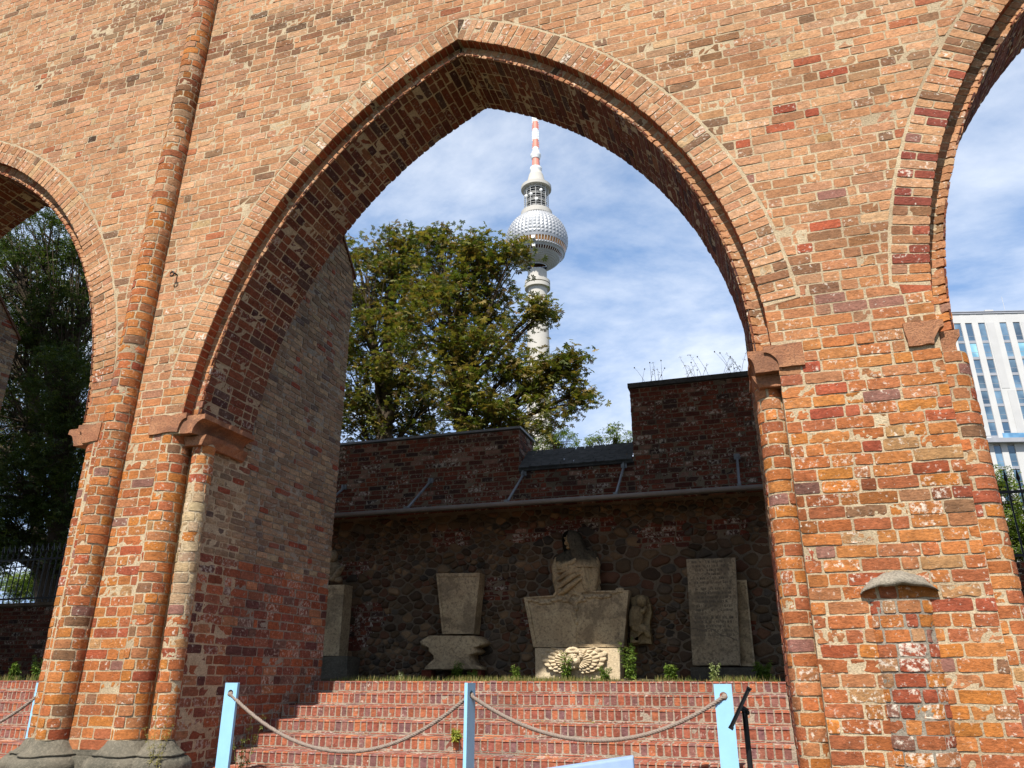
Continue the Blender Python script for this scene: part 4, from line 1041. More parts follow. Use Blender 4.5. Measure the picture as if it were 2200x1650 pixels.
def rope(p, q, sag, label, skew=0):
    o = MB(); n = 150; t = np.linspace(0, 1, n); p, q = np.array(p), np.array(q)
    C = p+(q-p)*t[:, None]; C[:, 2] -= sag*4*t*(1-t)*(1+skew*(t-.5))
    L_ = np.linalg.norm(np.diff(C, axis=0), axis=1).sum(); T = np.gradient(C, axis=0); T /= np.linalg.norm(T, axis=1, keepdims=True)
    A_ = np.cross(T, (0, 1, 0)); A_ /= np.linalg.norm(A_, axis=1, keepdims=True); B_ = np.cross(T, A_)
    for k in range(3):
        a_ = t*L_/.075*2*math.pi+k*2*math.pi/3
        o.tube(C+.0105*(np.cos(a_)[:, None]*A_+np.sin(a_)[:, None]*B_), .0118, 8)
    for e, sg in ((p, -1), (q, 1)):                          # knot behind or in the hole
        o.ell(e+np.array((sg*.012, .02, 0)), (.034, .036, .032), n=14, m=10, amp=.15, fr=4)
    return tag(o.build('barrier_rope', [MT['rope']]), label, 'rope', 'ropes of the barrier')
rope((PX[1], PY[1]-.01, HZ[1]-.012), (PX[2]-.01, PY[2], HZ[2]-.012), .525, 'grey brown rope sagging between the left and the middle blue posts', .1)
rope((PX[2]+.01, PY[2], HZ[2]-.012), (PX[3], PY[3]-.015, HZ[3]-.008), .385, 'grey brown rope sagging between the middle blue post and the black stand')
rope((PX[0]-2.7, PY[0], HZ[0]-.02), (PX[0], PY[0]-.01, HZ[0]-.012), .5, 'short piece of grey rope leading left from the hidden blue post')

# black stand beside the right post
st = empty('display_stand', 'slim black stand with a tilted panel seen edge-on beside the right post', 'stand')
YS = 6.55
p1, p0 = at(1611, 1477, YS), at(1570, 1566, YS); d = (p1-p0); d[1] = 0; Ln = np.linalg.norm(d); d /= Ln; nr = np.array((d[2], 0, -d[0]))
vy = ray(1590, 1520); vy = vy/np.linalg.norm(vy); 
def pan(m, s0, s1, n0, n1, y0, y1):
    V = [p0+d*(Ln*s)+nr*nn+vy*yy for yy in (y0, y1) for s, nn in ((s0, n0), (s1, n0), (s1, n1), (s0, n1))]
    m.add(V, [(0, 1, 2, 3), (7, 6, 5, 4), (0, 4, 5, 1), (1, 5, 6, 2), (2, 6, 7, 3), (3, 7, 4, 0)])
m = MB(); pan(m, .02, .98, -.012, .012, 0, .5); pan(m, 0, 1, -.018, -.011, -.01, .51); pan(m, -.01, .03, -.02, .018, -.015, .515); pan(m, .965, 1.0, -.02, .018, -.015, .515); m.build('panel', [MT['black']], st)
pb = at(1601, 1538, YS)+vy*.25; pt = p0+d*Ln*.52+vy*.25
m = MB(); m.tube([pb+(0, 0, 0), (pb[0]+.004, pb[1], .115)], .021, 12); m.lathe([(.001, .132), (.17, .128), (.18, .118), (.18, .10)], (pb[0], pb[1]), 28); m.build('pole', [MT['black']], st)
m = MB(); m.tube([pt, pt+nr*.05+np.array((0, 0, -.005)), pb+(0, 0, .03), pb-(0, 0, .02)], [.022, .026, .024, .022], 10); m.ell(pt+nr*.052-np.array((0, .0, .012)), (.02, .026, .02), n=12, m=8); m.build('hinge', [MT['black']], st)

# pale blue board at the bottom edge
st = empty('slanted_board', 'pale blue slanted board at the bottom edge, in front of the steps', 'board')
YQ = 4.0; a = at(1205, 1650, YQ); b_ = at(1360, 1627, YQ); m = MB()
dx = np.array((b_[0]-a[0], 0, b_[2]-a[2])); e = np.array((.035, -.10, -.55))
V = [a-dx*.35, b_, b_+e, a-dx*.35+e*1.0]; nn = np.array((0, .03, .01))
V = [np.array(v) for v in V]; V = V+[v+nn for v in V]
m.add(V, [(3, 2, 1, 0), (4, 5, 6, 7), (0, 1, 5, 4), (1, 2, 6, 5), (2, 3, 7, 6), (3, 0, 4, 7)]); o = m.build('board', [MT['blue2']], st)
bv = o.modifiers.new('b', 'BEVEL'); bv.width = .008; bv.segments = 3
m = MB(); 
for X in (a[0]+.02, b_[0]-.06): m = MB(); m.tube([(X, YQ+.05, b_[2]-.15), (X, YQ+.05, 0)], .02, 10); m.build('leg', [MT['blue2']], st)

# ------------------------------------------------------------------ trees
def pz(px, py, Y):
    p = at(px, py, Y); fwv = ray(1100, 825)/F_PX; return p, float((p-EYE) @ fwv)
LEAFPAL = dict(
 chestnut=[(94, 98, 40), (108, 106, 44), (80, 88, 38), (118, 108, 48), (72, 82, 35), (126, 108, 54), (106, 86, 46)],
 green=[(62, 78, 30), (52, 70, 28), (74, 88, 36), (46, 62, 26), (86, 94, 40)],
 light=[(96, 112, 42), (84, 104, 40), (112, 122, 48), (72, 92, 36)])
def palmate(mb, cen, N, rad, size, pal, nl=6, droop=.5, spread=None):
    """N hand-shaped leaves of nl leaflets round a cluster centre"""
    c = np.asarray(cen)+np.clip(RNG.normal(0, .55, (N, 3)), -1.3, 1.3)*np.asarray(rad)
    s_ = size*RNG.uniform(.6, 1.25, N)
    az = RNG.uniform(0, 2*math.pi, N); out = np.stack([np.cos(az), np.sin(az), RNG.uniform(-droop-.4, .35, N)], -1); out /= np.linalg.norm(out, axis=1, keepdims=True)
    up = np.tile((0, 0, 1.0), (N, 1))+RNG.normal(0, .45, (N, 3)); sd = np.cross(out, up); sd /= np.linalg.norm(sd, axis=1, keepdims=True); nn = np.cross(sd, out)
    col = lin(pal)[RNG.integers(0, len(pal), N)]*RNG.uniform(.75, 1.25, (N, 1))
    V, F, C = [], [], []
    angs = np.linspace(-1.75, 1.75, nl) if nl > 1 else [0]
    for i, a in enumerate(angs):
        L_ = s_*(1-.28*abs(a)/1.75); d = out*np.cos(a)[..., None]+sd*np.sin(a) if nl > 1 else out
        d = out*math.cos(a)+sd*math.sin(a); w_ = np.cross(nn, d)
        tip = c+d*L_[:, None]-nn*(.12*L_)[:, None]*1.0; m1 = c+d*(L_*.62)[:, None]+w_*(L_*.19)[:, None]+nn*(.03*L_)[:, None]; m2 = c+d*(L_*.62)[:, None]-w_*(L_*.19)[:, None]+nn*(.03*L_)[:, None]
        V.append(np.stack([c, m2, tip, m1], 1))
    V = np.stack(V, 1)                                       # N,nl,4,3
    k = N*len(angs); F = np.arange(k*4).reshape(k, 4)
    C = np.repeat(np.concatenate([col, np.zeros((N, 1))], 1), len(angs)*4, 0)
    mb.add(V.reshape(-1, 3), F, col=C)
def tree(name, label, base, fork, ells, Y, ncl=24, nleaf=26, size=.17, pal='chestnut', trunk_r=.2, cr=.42, group='trees beyond the walls', leafm='leaf', nl=6, density=1.0):
    """ells: crown lobes given where they stand: (px, py, rx_px, rz_px, dY) turned into metres at depth Y+dY"""
    t = empty(name, label, 'tree', group)
    tm, cm = MB(), MB()
    b0 = np.array(base, float); f0 = np.array(fork, float)
    mid = (b0+f0)/2+RNG.normal(0, .12, 3)*(1, 1, 0)
    tm.tube([b0, b0*.7+mid*.3, mid, f0*.7+mid*.3, f0], np.linspace(trunk_r*1.25, trunk_r*.55, 5), 12)
    for (px, py, rx, rz, dY) in ells:
        p, z = pz(px, py, Y+dY); sx = z/F_PX; r3 = np.array((rx*sx, max(rx, rz)*sx*.85, rz*sx*1.08))
        # limb from the trunk to the lobe
        tt = random.uniform(.45, .95); a = b0+(f0-b0)*tt if p[2] > f0[2] else b0+(f0-b0)*max(.25, min(.9, (p[2]-b0[2])/(f0[2]-b0[2]+.01)*.75))
        m_ = a*.45+p*.55+np.array((0, 0, .12*np.linalg.norm(p-a)))+RNG.normal(0, .1, 3)
        ts = np.linspace(0, 1, 8)[:, None]; L_ = (1-ts)**2*a+2*ts*(1-ts)*m_+ts**2*p
        tm.tube(L_, np.linspace(trunk_r*.42, trunk_r*.13, 8), 7)
        n_ = int(ncl*(rx*rz/10000.)**.8*density)+4
        for i in range(n_):
            v = RNG.normal(0, 1, 3); v /= np.linalg.norm(v); rr = RNG.uniform(.25, 1.0)**.55
            q = p+v*r3*rr
            s_ = L_[RNG.integers(3, 8)]; mm = (s_+q)/2+np.array((0, 0, .08)); ts2 = np.linspace(0, 1, 5)[:, None]
            tm.tube((1-ts2)**2*s_+2*ts2*(1-ts2)*mm+ts2**2*q, np.linspace(trunk_r*.11, .008, 5), 5, False)
            palmate(cm, q, int(nleaf*RNG.uniform(.6, 1.4)), (cr, cr, cr*.62), size, LEAFPAL[pal], nl)
    tm.build('trunk', [MT['bark']], t); cm.build('crown', [MT[leafm]], t)
    return t
A0 = at(985, 935, 19.0)
tree('chestnut_tree', 'tall yellowing chestnut tree partly covering the television tower', (A0[0], 19, 1.3), at(985, 640, 19.0),
     [(985, 585, 85, 80, 0), (1045, 618, 60, 80, .5), (950, 690, 110, 100, -.6), (1062, 715, 66, 75, .4), (1000, 790, 130, 80, -.8), (1180, 830, 75, 62, .2), (1130, 890, 90, 50, -.3), (920, 605, 65, 70, .6), (1030, 550, 42, 40, 0), (1020, 890, 110, 60, -.6), (1200, 802, 46, 38, 0), (1150, 662, 34, 22, .3), (1165, 676, 18, 12, .3), (1232, 775, 20, 16, 0), (1105, 545, 26, 30, 0), (940, 512, 34, 20, 0), (1005, 528, 38, 22, .2), (1240, 850, 28, 24, 0), (1100, 790, 50, 42, 0)], 19.0, ncl=31, nleaf=32, size=.145, trunk_r=.2)
B0 = at(830, 940, 22.5)
tree('chestnut_tree', 'darker chestnut tree behind the left cross wall, left of the yellowing one', (B0[0], 22.5, 1.3), at(835, 620, 22.5),
     [(850, 568, 75, 60, 0), (790, 600, 70, 85, -.5), (870, 640, 80, 90, .6), (800, 720, 85, 100, 0), (880, 780, 90, 90, -.5), (770, 840, 80, 90, 0), (850, 890, 110, 80, .6), (900, 528, 45, 34, 0), (930, 860, 80, 80, .8), (765, 690, 45, 110, .5), (770, 900, 70, 70, .4), (765, 540, 40, 40, 0), (845, 512, 40, 22, 0)], 22.5, ncl=34, nleaf=32, size=.15, trunk_r=.24)
C0 = at(122, 1290, 18.5)
tree('broadleaf_tree', 'big dark tree filling the left arch, with a thick trunk behind the fence', (C0[0], 18.5, 1.2), at(150, 760, 18.5),
     [(90, 500, 110, 70, 0), (190, 560, 90, 100, .4), (40, 600, 110, 100, -.4), (140, 690, 110, 100, .3), (40, 760, 100, 100, 0), (150, 830, 100, 100, -.4), (50, 900, 110, 100, .4), (150, 970, 100, 90, 0), (50, 1040, 110, 90, -.3), (150, 1090, 90, 80, .3), (20, 1130, 90, 70, 0), (-60, 700, 110, 150, 0), (-70, 950, 110, 150, 0), (-30, 450, 90, 70, 0), (30, 1190, 100, 45, 0), (-60, 1180, 90, 60, .4), (150, 1190, 60, 50, .3)], 18.5, ncl=60, nleaf=44, size=.13, pal='green', trunk_r=.30, cr=.40, leafm='leaf_dark', nl=4)
D0 = at(150, 1250, 24)
tree('broadleaf_tree', 'second dark tree behind the big one in the left arch, its crown closing the gaps', (D0[0], 24, 1.2), at(60, 800, 24),
     [(60, 620, 150, 110, 0), (180, 700, 110, 110, 0), (20, 840, 130, 120, 0), (160, 900, 110, 120, 0), (40, 1040, 130, 100, 0), (170, 1080, 90, 90, 0), (270, 680, 110, 130, 0), (280, 880, 110, 130, 0), (280, 1060, 110, 100, 0)], 24, ncl=40, nleaf=40, size=.15, pal='green', trunk_r=.26, cr=.5, leafm='leaf_dark', nl=4)
E0 = at(2170, 1200, 26)
tree('broadleaf_tree', 'sunlit green tree behind the fence at the right edge below the white hotel', (E0[0], 26, 0), at(2170, 1080, 26),
     [(2140, 1050, 35, 45, 0), (2185, 1080, 45, 60, 0), (2150, 1140, 50, 60, -.4), (2215, 1130, 60, 80, 0), (2175, 1190, 60, 50, 0)], 26, ncl=60, nleaf=26, size=.12, pal='light', trunk_r=.12, cr=.3, nl=4)
for px, py, Y, lb, es in ((1190, 965, 27, 'small green treetop showing over the slate roof, next to the chestnut', [(1190, 935, 30, 26, 0), (1210, 950, 32, 20, 0), (1165, 955, 40, 20, .5)]),
                          (1320, 965, 29, 'small loose treetop showing over the slate roof beside the taller brick wall', [(1320, 935, 38, 20, 0), (1285, 950, 34, 16, 0), (1350, 945, 30, 18, 0)])):
    b_ = at(px, py, Y); tree('broadleaf_tree', lb, (b_[0], Y, 1.2), at(px, py-20, Y), es, Y, ncl=90, nleaf=16, size=.13, pal='light', trunk_r=.1, cr=.22, nl=4)
# sunlit bushes far behind the left fence
for i, (px, py, Y) in enumerate(((45, 1262, 38), (90, 1245, 42), (-40, 1255, 40))):
    b_, z = pz(px, py, Y); bs = MB()
    for k in range(70): 
        v = RNG.normal(0, 1, 3); v /= np.linalg.norm(v); palmate(bs, b_+v*(1.5, 1.2, 1.0)*RNG.uniform(.3, 1), 22, (.4, .4, .3), .2, LEAFPAL['light'], 4)
    tag(bs.build('bush', [MT['leaf']]), ('sunny yellow green bush seen through the bars of the left fence', 'taller sunny bush behind the left fence, beside the dark trunk', 'sunny bush behind the fence at the far left edge')[i], 'bush', 'sunny bushes behind the left fence')

# ------------------------------------------------------------------ television tower
tw = empty('television_tower', 'concrete television tower with a faceted steel ball and a red and white mast', 'tower')
TD = 349.0; dtw = ray(1153.5, 520); dtw = dtw/np.hypot(dtw[0], dtw[1]); TX, TY = dtw[0]*TD, dtw[1]*TD
def tz(py): return 1.6+TD*math.tan(PITCH+math.atan((825-py)/F_PX))
def zz1(v): return tz(240+v/5.157)
m = MB(); m.lathe([(16, 0), (11, 12), (8.4, 40), (6.6, 90), (5.5, tz(740)), (5.0, tz(640)), (4.9, tz(585))], (TX, TY), 48); m.build('shaft', [MT['concrete']], tw)
zf = lambda py, r: 1.6+(TD-r)*math.tan(PITCH+math.atan((825-py)/F_PX))
z1, z2, z2b, z3 = zf(609.5, 6.5), zf(602, 6.5), zf(599.8, 6.5), zf(593.3, 6.5)
m = MB(); m.lathe([(4.9, z1), (6.5, z1), (6.5, z2), (5.4, z2+.02), (5.4, z2b), (6.5, z2b+.02), (6.5, z3), (4.9, z3+.3)], (TX, TY), 48, sharp=True); m.build('collar', [MT['concrete']], tw)
SR = 16.0; SZ = tz(520)
def sph(lat, lon, r=SR):
    lat, lon = np.broadcast_arrays(lat, lon)
    return np.stack([TX+r*np.cos(lat)*np.cos(lon), TY+r*np.cos(lat)*np.sin(lon), SZ+r*np.sin(lat)], -1)
def facet(mb, la0, la1, rows, cols, hgt, **kw):
    la = np.linspace(R(la0), R(la1), rows+1); lo = np.linspace(0, 2*math.pi, cols+1)
    for i in range(rows):
        a = np.stack([sph(la[i], lo[:-1]), sph(la[i], lo[1:]), sph(la[i+1], lo[1:]), sph(la[i+1], lo[:-1]), sph((la[i]+la[i+1])/2, (lo[:-1]+lo[1:])/2, SR+hgt)], 1)
        q = np.array([(0, 1, 4), (1, 2, 4), (2, 3, 4), (3, 0, 4)]); F = (q[None]+(np.arange(cols)*5)[:, None, None]).reshape(-1, 3)
        mb.add(a.reshape(-1, 3), F, **kw)
m = MB(); facet(m, -13, 58, 10, 48, .38); m.build('steel_dome', [MT['steel']], tw)
m = MB(); facet(m, -71, -44, 7, 72, .25); m.lathe([(5.2, SZ-15.1), (5.0, SZ-15.6)], (TX, TY), 40); m.build('lower_shell', [MT['steel']], tw)
m = MB(); la = np.array([R(-45), R(-42.5)]); 
def band(mb, l0, l1, r=SR, n=96, **kw):
    lo = np.linspace(0, 2*math.pi, n, endpoint=False); mb.grid(np.stack([sph(np.full(n, R(l)), lo, r) for l in (l0, (l0+l1)/2, l1)]), True, **kw)
m = MB(); band(m, -44.5, -41.5, SR+.15); band(m, -35.5, -26.5, SR+.02); band(m, -17.5, -12.5, SR+.1); facet(m, -31, -27, 1, 60, .7); m.build('belt', [MT['steel']], tw)
def windows(l0, l1, mat, gl):
    m = MB(); lo = np.linspace(0, 2*math.pi, 61)
    for i in range(60):
        k = RNG.uniform(.5, 1.5); m.add(sph(np.array([R(l0), R(l0), R(l1), R(l1)]), np.array([lo[i], lo[i+1], lo[i+1], lo[i]]), SR-.1), [(0, 1, 2, 3)], col=(k, k, k, 0))
    for i in range(60):
        d_ = .010; m.add(sph(np.array([R(l0), R(l0), R(l1), R(l1)]), np.array([lo[i]-d_, lo[i]+d_, lo[i]+d_, lo[i]-d_]), SR+.1), [(0, 1, 2, 3)], mat=1)
    m.build('window_band', [MT[mat], MT['white']], tw)
windows(-26.5, -17.5, 'amber', 1); windows(-41.5, -35.5, 'brownglass', 1)
# equipment cage above the ball
zv = lambda v, r: zf(240+v/5.157, r)
zr0, zr1 = SZ+14.6, SZ+17.2; zt0, zt1 = zv(778, 8.1), zv(742, 8.1)
m = MB(); m.lathe([(5, zr0-.6), (8.2, zr0-.3), (8.3, zr0), (8.3, zr1), (7.6, zr1+.2), (3, zr1+.2)], (TX, TY), 48, sharp=True); m.lathe([(3, zt0+.1), (8.0, zt0), (8.15, zt0+.1), (8.15, zt1-.1), (7.9, zt1), (5.4, zt1+.9), (3.9, zz1(712)), (3.3, zz1(692)), (2.6, zz1(655))], (TX, TY), 48, sharp=True); 
m.lathe([(3.0, zr1), (3.0, zt0+1)], (TX, TY), 24); m.build('equipment_deck', [MT['concrete']], tw)
m = MB()
for k in range(14):
    a = 2*math.pi*k/14; x, y = TX+6.5*math.cos(a), TY+6.5*math.sin(a); m.tube([(x, y, zr1), (x, y, zt0+.1)], .12, 5, False)
for i in range(11):
    z = zr1+(zt0+.6-zr1)*(i+.5)/11; t = np.linspace(0, 2*math.pi, 41); m.tube(np.stack([TX+6.5*np.cos(t), TY+6.5*np.sin(t), np.full(41, z)], -1), .11, 5, False)
    if i % 3 == 1: m.lathe([(3.1, z), (5.7, z+.05), (5.7, z-.15), (3.1, z-.15)], (TX, TY), 32)
m.build('antenna_cage', [MT['cage']], tw)
m = MB(); m.lathe([(3.05, zr1+.3), (4.6, zr1+.5), (4.6, zt0), (3.05, zt0+.4)], (TX, TY), 32); m.build('core', [MT['dark']], tw)
for a_, h_ in ((-1.3, .35), (-1.75, .6), (-2.3, .62), (-.9, .75)):
    m = MB(); m.ell((TX+6.3*math.cos(a_), TY+6.3*math.sin(a_), zr1+(zt0-zr1)*h_), (.9, .5, .9), n=14, m=10); m.build('dish', [MT['white']], tw)
segs = [(700, 632, 3.3, 'cage'), (632, 570, 2.1, 'red'), (570, 505, 2.0, 'red'), (540, 480, 2.9, 'cage'), (480, 410, 1.7, 'white'), (410, 320, 1.62, 'red'), (320, 205, 1.6, 'white'), (205, 122, 1.55, 'red'), (122, 20, 1.5, 'white'), (20, -90, 1.2, 'red'), (-90, -200, 1.0, 'white'), (-200, -300, .7, 'red')]
for a, b_, r_, mt in segs:
    m = MB(); z0_, z1_ = zz1(a), zz1(b_)
    if mt == 'cage':
        m.lathe([(1.6, z0_+.2), (r_*.8, z0_+.6), (r_, z1_-1.0), (r_, z1_), (r_-.15, z1_), (r_-.15, z1_-.8), (1.5, z1_-.9)], (TX, TY), 28, sharp=True); m.build('platform', [MT['white']], tw)
    else:
        m.lathe([(r_, z0_), (r_, z1_)], (TX, TY), 24)
        if r_ < 1.75 and r_ > 1.4:
            n_ = int((z1_-z0_)/1.1)
            for k in range(n_):
                for sx in (-1, 1): m.box((TX+sx*(r_+.1)-.28, TY-.2, z0_+k*1.1), (TX+sx*(r_+.1)+.28, TY+.2, z0_+k*1.1+.5))
        m.build('mast_section', [MT[mt]], tw)
for dy_, dz_ in ((.3, -.33), (.24, -.53)):                                     # maintenance boxes on the ball
    m = MB(); a_ = -1.42; p = sph(R(-23 if dy_ > .25 else -37), a_, SR+.5); m.box(p-(.8, .7, .7), p+(.8, .7, .9)); m.build('gondola', [MT['white']], tw)

# ------------------------------------------------------------------ white hotel
ht = empty('hotel_building', 'white high rise hotel with narrow blue windows at the right edge', 'building')
HA = R(14.5); HT = np.array((math.cos(HA), math.sin(HA), 0)); HN = np.array((math.sin(HA), -math.cos(HA), 0))
dd = ray(2125, 676); fwv = np.array([-math.sin(YAW), math.cos(YAW), 0]); HP = EYE+dd*(135/(dd @ fwv)); HP[2] = 0
def hq(mb, u0, u1, z0, z1, d, th=0, **kw):
    """panel on the facade: u along it, d metres in front (negative = recessed)"""
    c0 = [HP+HT*u+HN*d+np.array((0, 0, z)) for u, z in ((u0, z0), (u1, z0), (u1, z1), (u0, z1))]
    if th: c0 += [p-HN*th for p in c0]
    mb.add(c0, [(0, 1, 2, 3)] if not th else [(0, 1, 2, 3), (7, 6, 5, 4), (4, 5, 1, 0), (5, 6, 2, 1), (6, 7, 3, 2), (7, 4, 0, 3)], **kw)
ROWS = [(62.3, 66.0), (58.9, 61.7), (55.6, 58.2), (52.5, 55.0), (49.4, 52.1), (46.3, 48.9), (43.2, 45.8), (37.4, 41.2), (33.4, 36.7), (29.8, 33.0), (26.2, 29.4)]
CW = 1.30; COLS = [-9.05, -7.05, -4.95, -2.5, 1.55, 4.05, 8.05, 10.55, 14.55, 17.05]
m = MB()
# piers between window columns and solid ends, so the windows sit in real recesses
U = [-22]+[x for c_ in COLS for x in (c_, c_+CW)]+[24]
for i in range(0, len(U), 2): hq(m, U[i], U[i+1], 0, 68.0, 0, .45)
for c_ in COLS: hq(m, c_, c_+CW, ROWS[0][1]+.02, 68.0, -.02, .45)
hq(m, -22, 24, 0, 67.9, -.47, 16)
m.build('facade', [MT['hotel']], ht)
m = MB()
for u0, u1 in ((-.95, .5), (5.6, 7.1), (12.1, 13.6)): hq(m, u0, u1, 52.4, 66.0, .05, .045)
for u0, u1 in ((-5.9, -5.0), (-.1, 1.25), (6.3, 7.7), (12.8, 14.2)): hq(m, u0, u1, 43.1, 52.0, .06, .055)
m.build('raised_panel', [MT['hotel2']], ht)
for ci, c_ in enumerate(COLS):
    for ri, (z0, z1) in enumerate(ROWS):
        if ri > 9: continue
        k = RNG.uniform(.6, 1.6); cc = (k, k, k, 0)
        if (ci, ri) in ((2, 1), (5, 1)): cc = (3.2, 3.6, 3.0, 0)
        m = MB(); hq(m, c_, c_+CW, z0, z1, -.16, col=cc); m.add([HP+HT*u+HN*-.145+np.array((0, 0, z)) for u, z in ((c_, z0+.9), (c_+CW, z0+.9), (c_+CW, z0+.96), (c_, z0+.96))], [(0, 1, 2, 3)], mat=1)
        hq(m, c_, c_+CW, z0-.55, z0, -.10, .08, mat=1); hq(m, c_+.002, c_+.06, z0, z1, -.13, mat=1); hq(m, c_+CW-.06, c_+CW-.002, z0, z1, -.13, mat=1)
        m.build('window', [MT['glass'], MT['spandrel']], ht)
m = MB(); hq(m, -22, 24, 67.9, 68.25, .15, 1.0); hq(m, -22, 24, 68.25, 68.4, .25, .3, mat=0); m.build('roof_edge', [MT['spandrel']], ht)
m = MB(); hq(m, -.3, 1.3, 68.4, 69.0, -.5, .4); p = HP+HT*3.2+np.array((0, 0, 68.3)); m.tube([p, p+(0, 0, 3.2)], .04, 5); m.build('roof_plant', [MT['cage']], ht)
m = MB(); hq(m, -22, 24, 41.6, 42.4, 1.2, 1.3); m.build('ledge', [MT['spandrel']], ht)
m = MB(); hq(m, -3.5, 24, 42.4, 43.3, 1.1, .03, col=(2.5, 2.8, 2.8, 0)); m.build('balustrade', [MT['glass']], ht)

# ------------------------------------------------------------------ grass and weeds
def blades(mb, pts, h, w_, pal, lean=.35):
    N = len(pts); pts = np.asarray(pts); az = RNG.uniform(0, 2*math.pi, N); hh = h*RNG.uniform(.4, 1.3, N)
    d = np.stack([np.cos(az), np.sin(az), np.zeros(N)], -1)*(RNG.uniform(.05, lean, N)*hh)[:, None]; sd = np.stack([-np.sin(az), np.cos(az), np.zeros(N)], -1)*w_/2
    up = np.zeros((N, 3)); up[:, 2] = hh
    V = np.stack([pts-sd, pts+sd, pts+d*.4+up*.6+sd*.7, pts+d*.4+up*.6-sd*.7, pts+d+up*.97], 1)
    F3 = np.array([(3, 2, 4)]); F4 = np.array([(0, 1, 2, 3)]); base = (np.arange(N)*5)[:, None, None]
    col = lin(pal)[RNG.integers(0, len(pal), N)]*RNG.uniform(.7, 1.3, (N, 1)); C = np.repeat(np.concatenate([col, np.zeros((N, 1))], 1), 5, 0)
    n0 = mb.n; mb.add(V.reshape(-1, 3), (F4[None]+base).reshape(-1, 4), col=C)
    mb.f.append((F3[None]+base).reshape(-1, 3)+n0); mb.m.append(np.zeros(N)); mb.s.append(np.zeros(N, bool))
GP = [(96, 104, 44), (112, 112, 52), (78, 92, 38), (138, 126, 74), (150, 138, 92)]
gm = MB()
N = 5200; X = RNG.uniform(-6.0, .1, N); Y = 10.38+np.abs(RNG.normal(0, .9, N)); Y = np.clip(Y, 10.36, 12.8); k = vn(X*2.2, Y*1.1, 3) > -.25; P = np.stack([X, Y, np.full(N, 1.54)], -1)[k]
blades(gm, P, .085, .007, GP)
N = 1500; X = RNG.uniform(-13.7, -7.9, N); Y = 10.38+np.abs(RNG.normal(0, .9, N)); blades(gm, np.stack([X, np.clip(Y, 10.36, 13.3), np.full(N, 1.54)], -1), .11, .008, GP)
# matted edge where the grass hangs to the top step
N = 1600; X = RNG.uniform(-6.0, .1, N); blades(gm, np.stack([X, RNG.uniform(10.34, 10.5, N), np.full(N, 1.545)], -1), .04, .006, GP)
tag(gm.build('grass', [MT['leaf']]), 'sparse grass growing along the top of the brick steps', 'grass', kind='stuff')
lm_ = MB(); LP = []
for k in range(90):
    q_ = random.randint(0, 7); LP.append((random.uniform(-5.9, .05), 10.1-.36*q_+random.uniform(.05, .33), 1.565-.1455*q_))
for p_ in LP: palmate(lm_, p_, 1, (.0, .0, .0), random.uniform(.025, .06), [(150, 120, 60), (128, 92, 50), (140, 128, 70)], 3, droop=.1)
tag(lm_.build('fallen_leaves', [MT['leaf']]), 'dry fallen leaves scattered over the brick steps', 'leaves', kind='stuff')
def weed(X, Y, Z, h, ns, label, pal=((96, 118, 44), (112, 130, 52), (80, 104, 40)), lf=.05, name='weed', group='weeds on the terrace and steps'):
    w_ = MB(); 
    for i in range(ns):
        a = random.uniform(0, 6.28); l = random.uniform(.05, .35); hh = h*random.uniform(.6, 1.05); t = np.linspace(0, 1, 8)
        pts = np.stack([X+.03*math.cos(a)+l*hh*math.cos(a)*t**1.6, Y+.03*math.sin(a)+l*hh*math.sin(a)*t**1.6, Z-.01+hh*t*(1-.1*l*t)], -1)
        w_.tube(pts, np.linspace(.0035, .0015, 8), 4, False, col=(*lin(pal[0])*.8, 0))
        for p in pts[1:]: palmate(w_, p, 5, (.02, .02, .02), lf*(1.1-.5*(p[2]-Z)/h), pal, 3)
    tag(w_.build(name, [MT['leaf']]), label, 'plant', group)
q = at(1215, 1450, 12.25); weed(q[0], 12.25, 1.56, .42, 5, 'bright green weed in front of the cherub relief', lf=.07)
q = at(1355, 1440, 12.2); weed(q[0], 12.2, 1.56, .62, 7, 'tall leafy weed right of the cherub pedestal', lf=.065)
q = at(1300, 1455, 12.0); weed(q[0], 12.0, 1.56, .2, 6, 'low weed at the foot of the cherub pedestal', lf=.06)
q = at(980, 1445, 12.1); weed(q[0], 12.1, 1.56, .28, 6, 'dark weed in front of the baluster pedestal', lf=.07)
q = at(1015, 1445, 12.1); weed(q[0], 12.1, 1.56, .2, 4, 'small dark weed at the right foot of the baluster pedestal', lf=.06)
q = at(1110, 1450, 12.0); weed(q[0], 12.0, 1.56, .24, 3, 'small green weed left of the cherub pedestal', lf=.06)
q = at(1535, 1455, 11.5); weed(q[0], 11.5, 1.56, .26, 3, 'pale flowering weed under the inscribed slab', ((150, 158, 110), (130, 144, 84)), lf=.045)
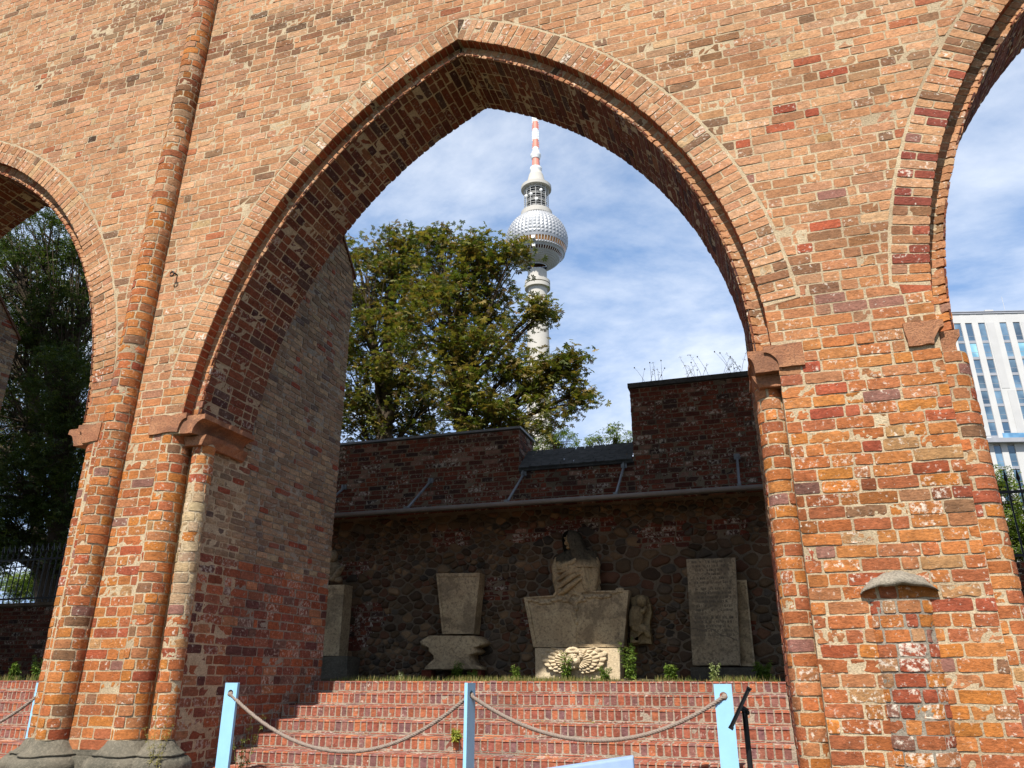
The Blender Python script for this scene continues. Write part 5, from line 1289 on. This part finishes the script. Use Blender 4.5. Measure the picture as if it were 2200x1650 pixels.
q = at(1440, 1450, 12.2); weed(q[0], 12.2, 1.56, .24, 8, 'patch of dark weeds left of the inscribed slab', lf=.08)
q = at(1640, 1450, 12.2); weed(q[0], 12.2, 1.56, .26, 9, 'patch of dark weeds beside the right column', lf=.08)
q = at(860, 1455, 11.0); weed(q[0], 11.0, 1.56, .12, 4, 'tiny weed with white tips on the top step, left of the baluster', ((170, 172, 140), (120, 130, 70)), lf=.03)
weed(-5.55, 7.9, .42, .85, 6, 'thin weed growing up beside the left blue post', ((120, 128, 70), (104, 118, 54)), lf=.04)
q = at(985, 1580, 8.66); weed(q[0], 8.64, .98, .10, 5, 'small yellow green weed in a step joint beside the middle post', ((150, 150, 60), (130, 140, 56)), lf=.05)
weed(-5.93, 7.02, .72, .62, 4, 'dry grass stalk growing out of the base of the left pier', ((150, 140, 84), (128, 126, 66)), lf=.03)
q = at(30, 1450, 11.2); weed(q[0], 11.2, 1.54, .3, 7, 'spiky green weed above the steps under the left arch', lf=.09)
q = at(85, 1445, 11.5); weed(q[0], 11.5, 1.54, .45, 6, 'taller weed against the left pier under the left arch', lf=.07)
for i, (px, n_, h_) in enumerate(((1405, 9, .42), (1500, 10, .46), (1580, 14, .42))):
    dg = MB(); c0 = at(px, 815, 13.1)
    for k in range(n_):
        x, y = c0[0]+random.gauss(0, .16), 13.1+random.gauss(0, .1); hh = h_*random.uniform(.4, 1.2); l = random.gauss(0, .3); t = np.linspace(0, 1, 6)
        pts = np.stack([x+l*hh*t**1.5, np.full(6, y), 6.5+hh*t], -1); dg.tube(pts, np.linspace(.004, .0015, 6), 4, False, col=(*lin((140, 128, 96)), 0))
        if random.random() < .5: dg.ell(pts[-1], (.012, .012, .016), n=6, m=5, col=(*lin((120, 104, 76)), 0))
        else:
            for j in range(4): palmate(dg, pts[-1-j % 3], 3, (.015, .015, .02), .035, [(150, 136, 100)], 1)
    tag(dg.build('dry_grass', [MT['leaf']]), ('dry stalks on the left end of the tall wall top', 'dry stalks in the middle of the tall wall top', 'dry stalks on the wall top next to the right column')[i], 'plant', 'dry grass on the wall top')
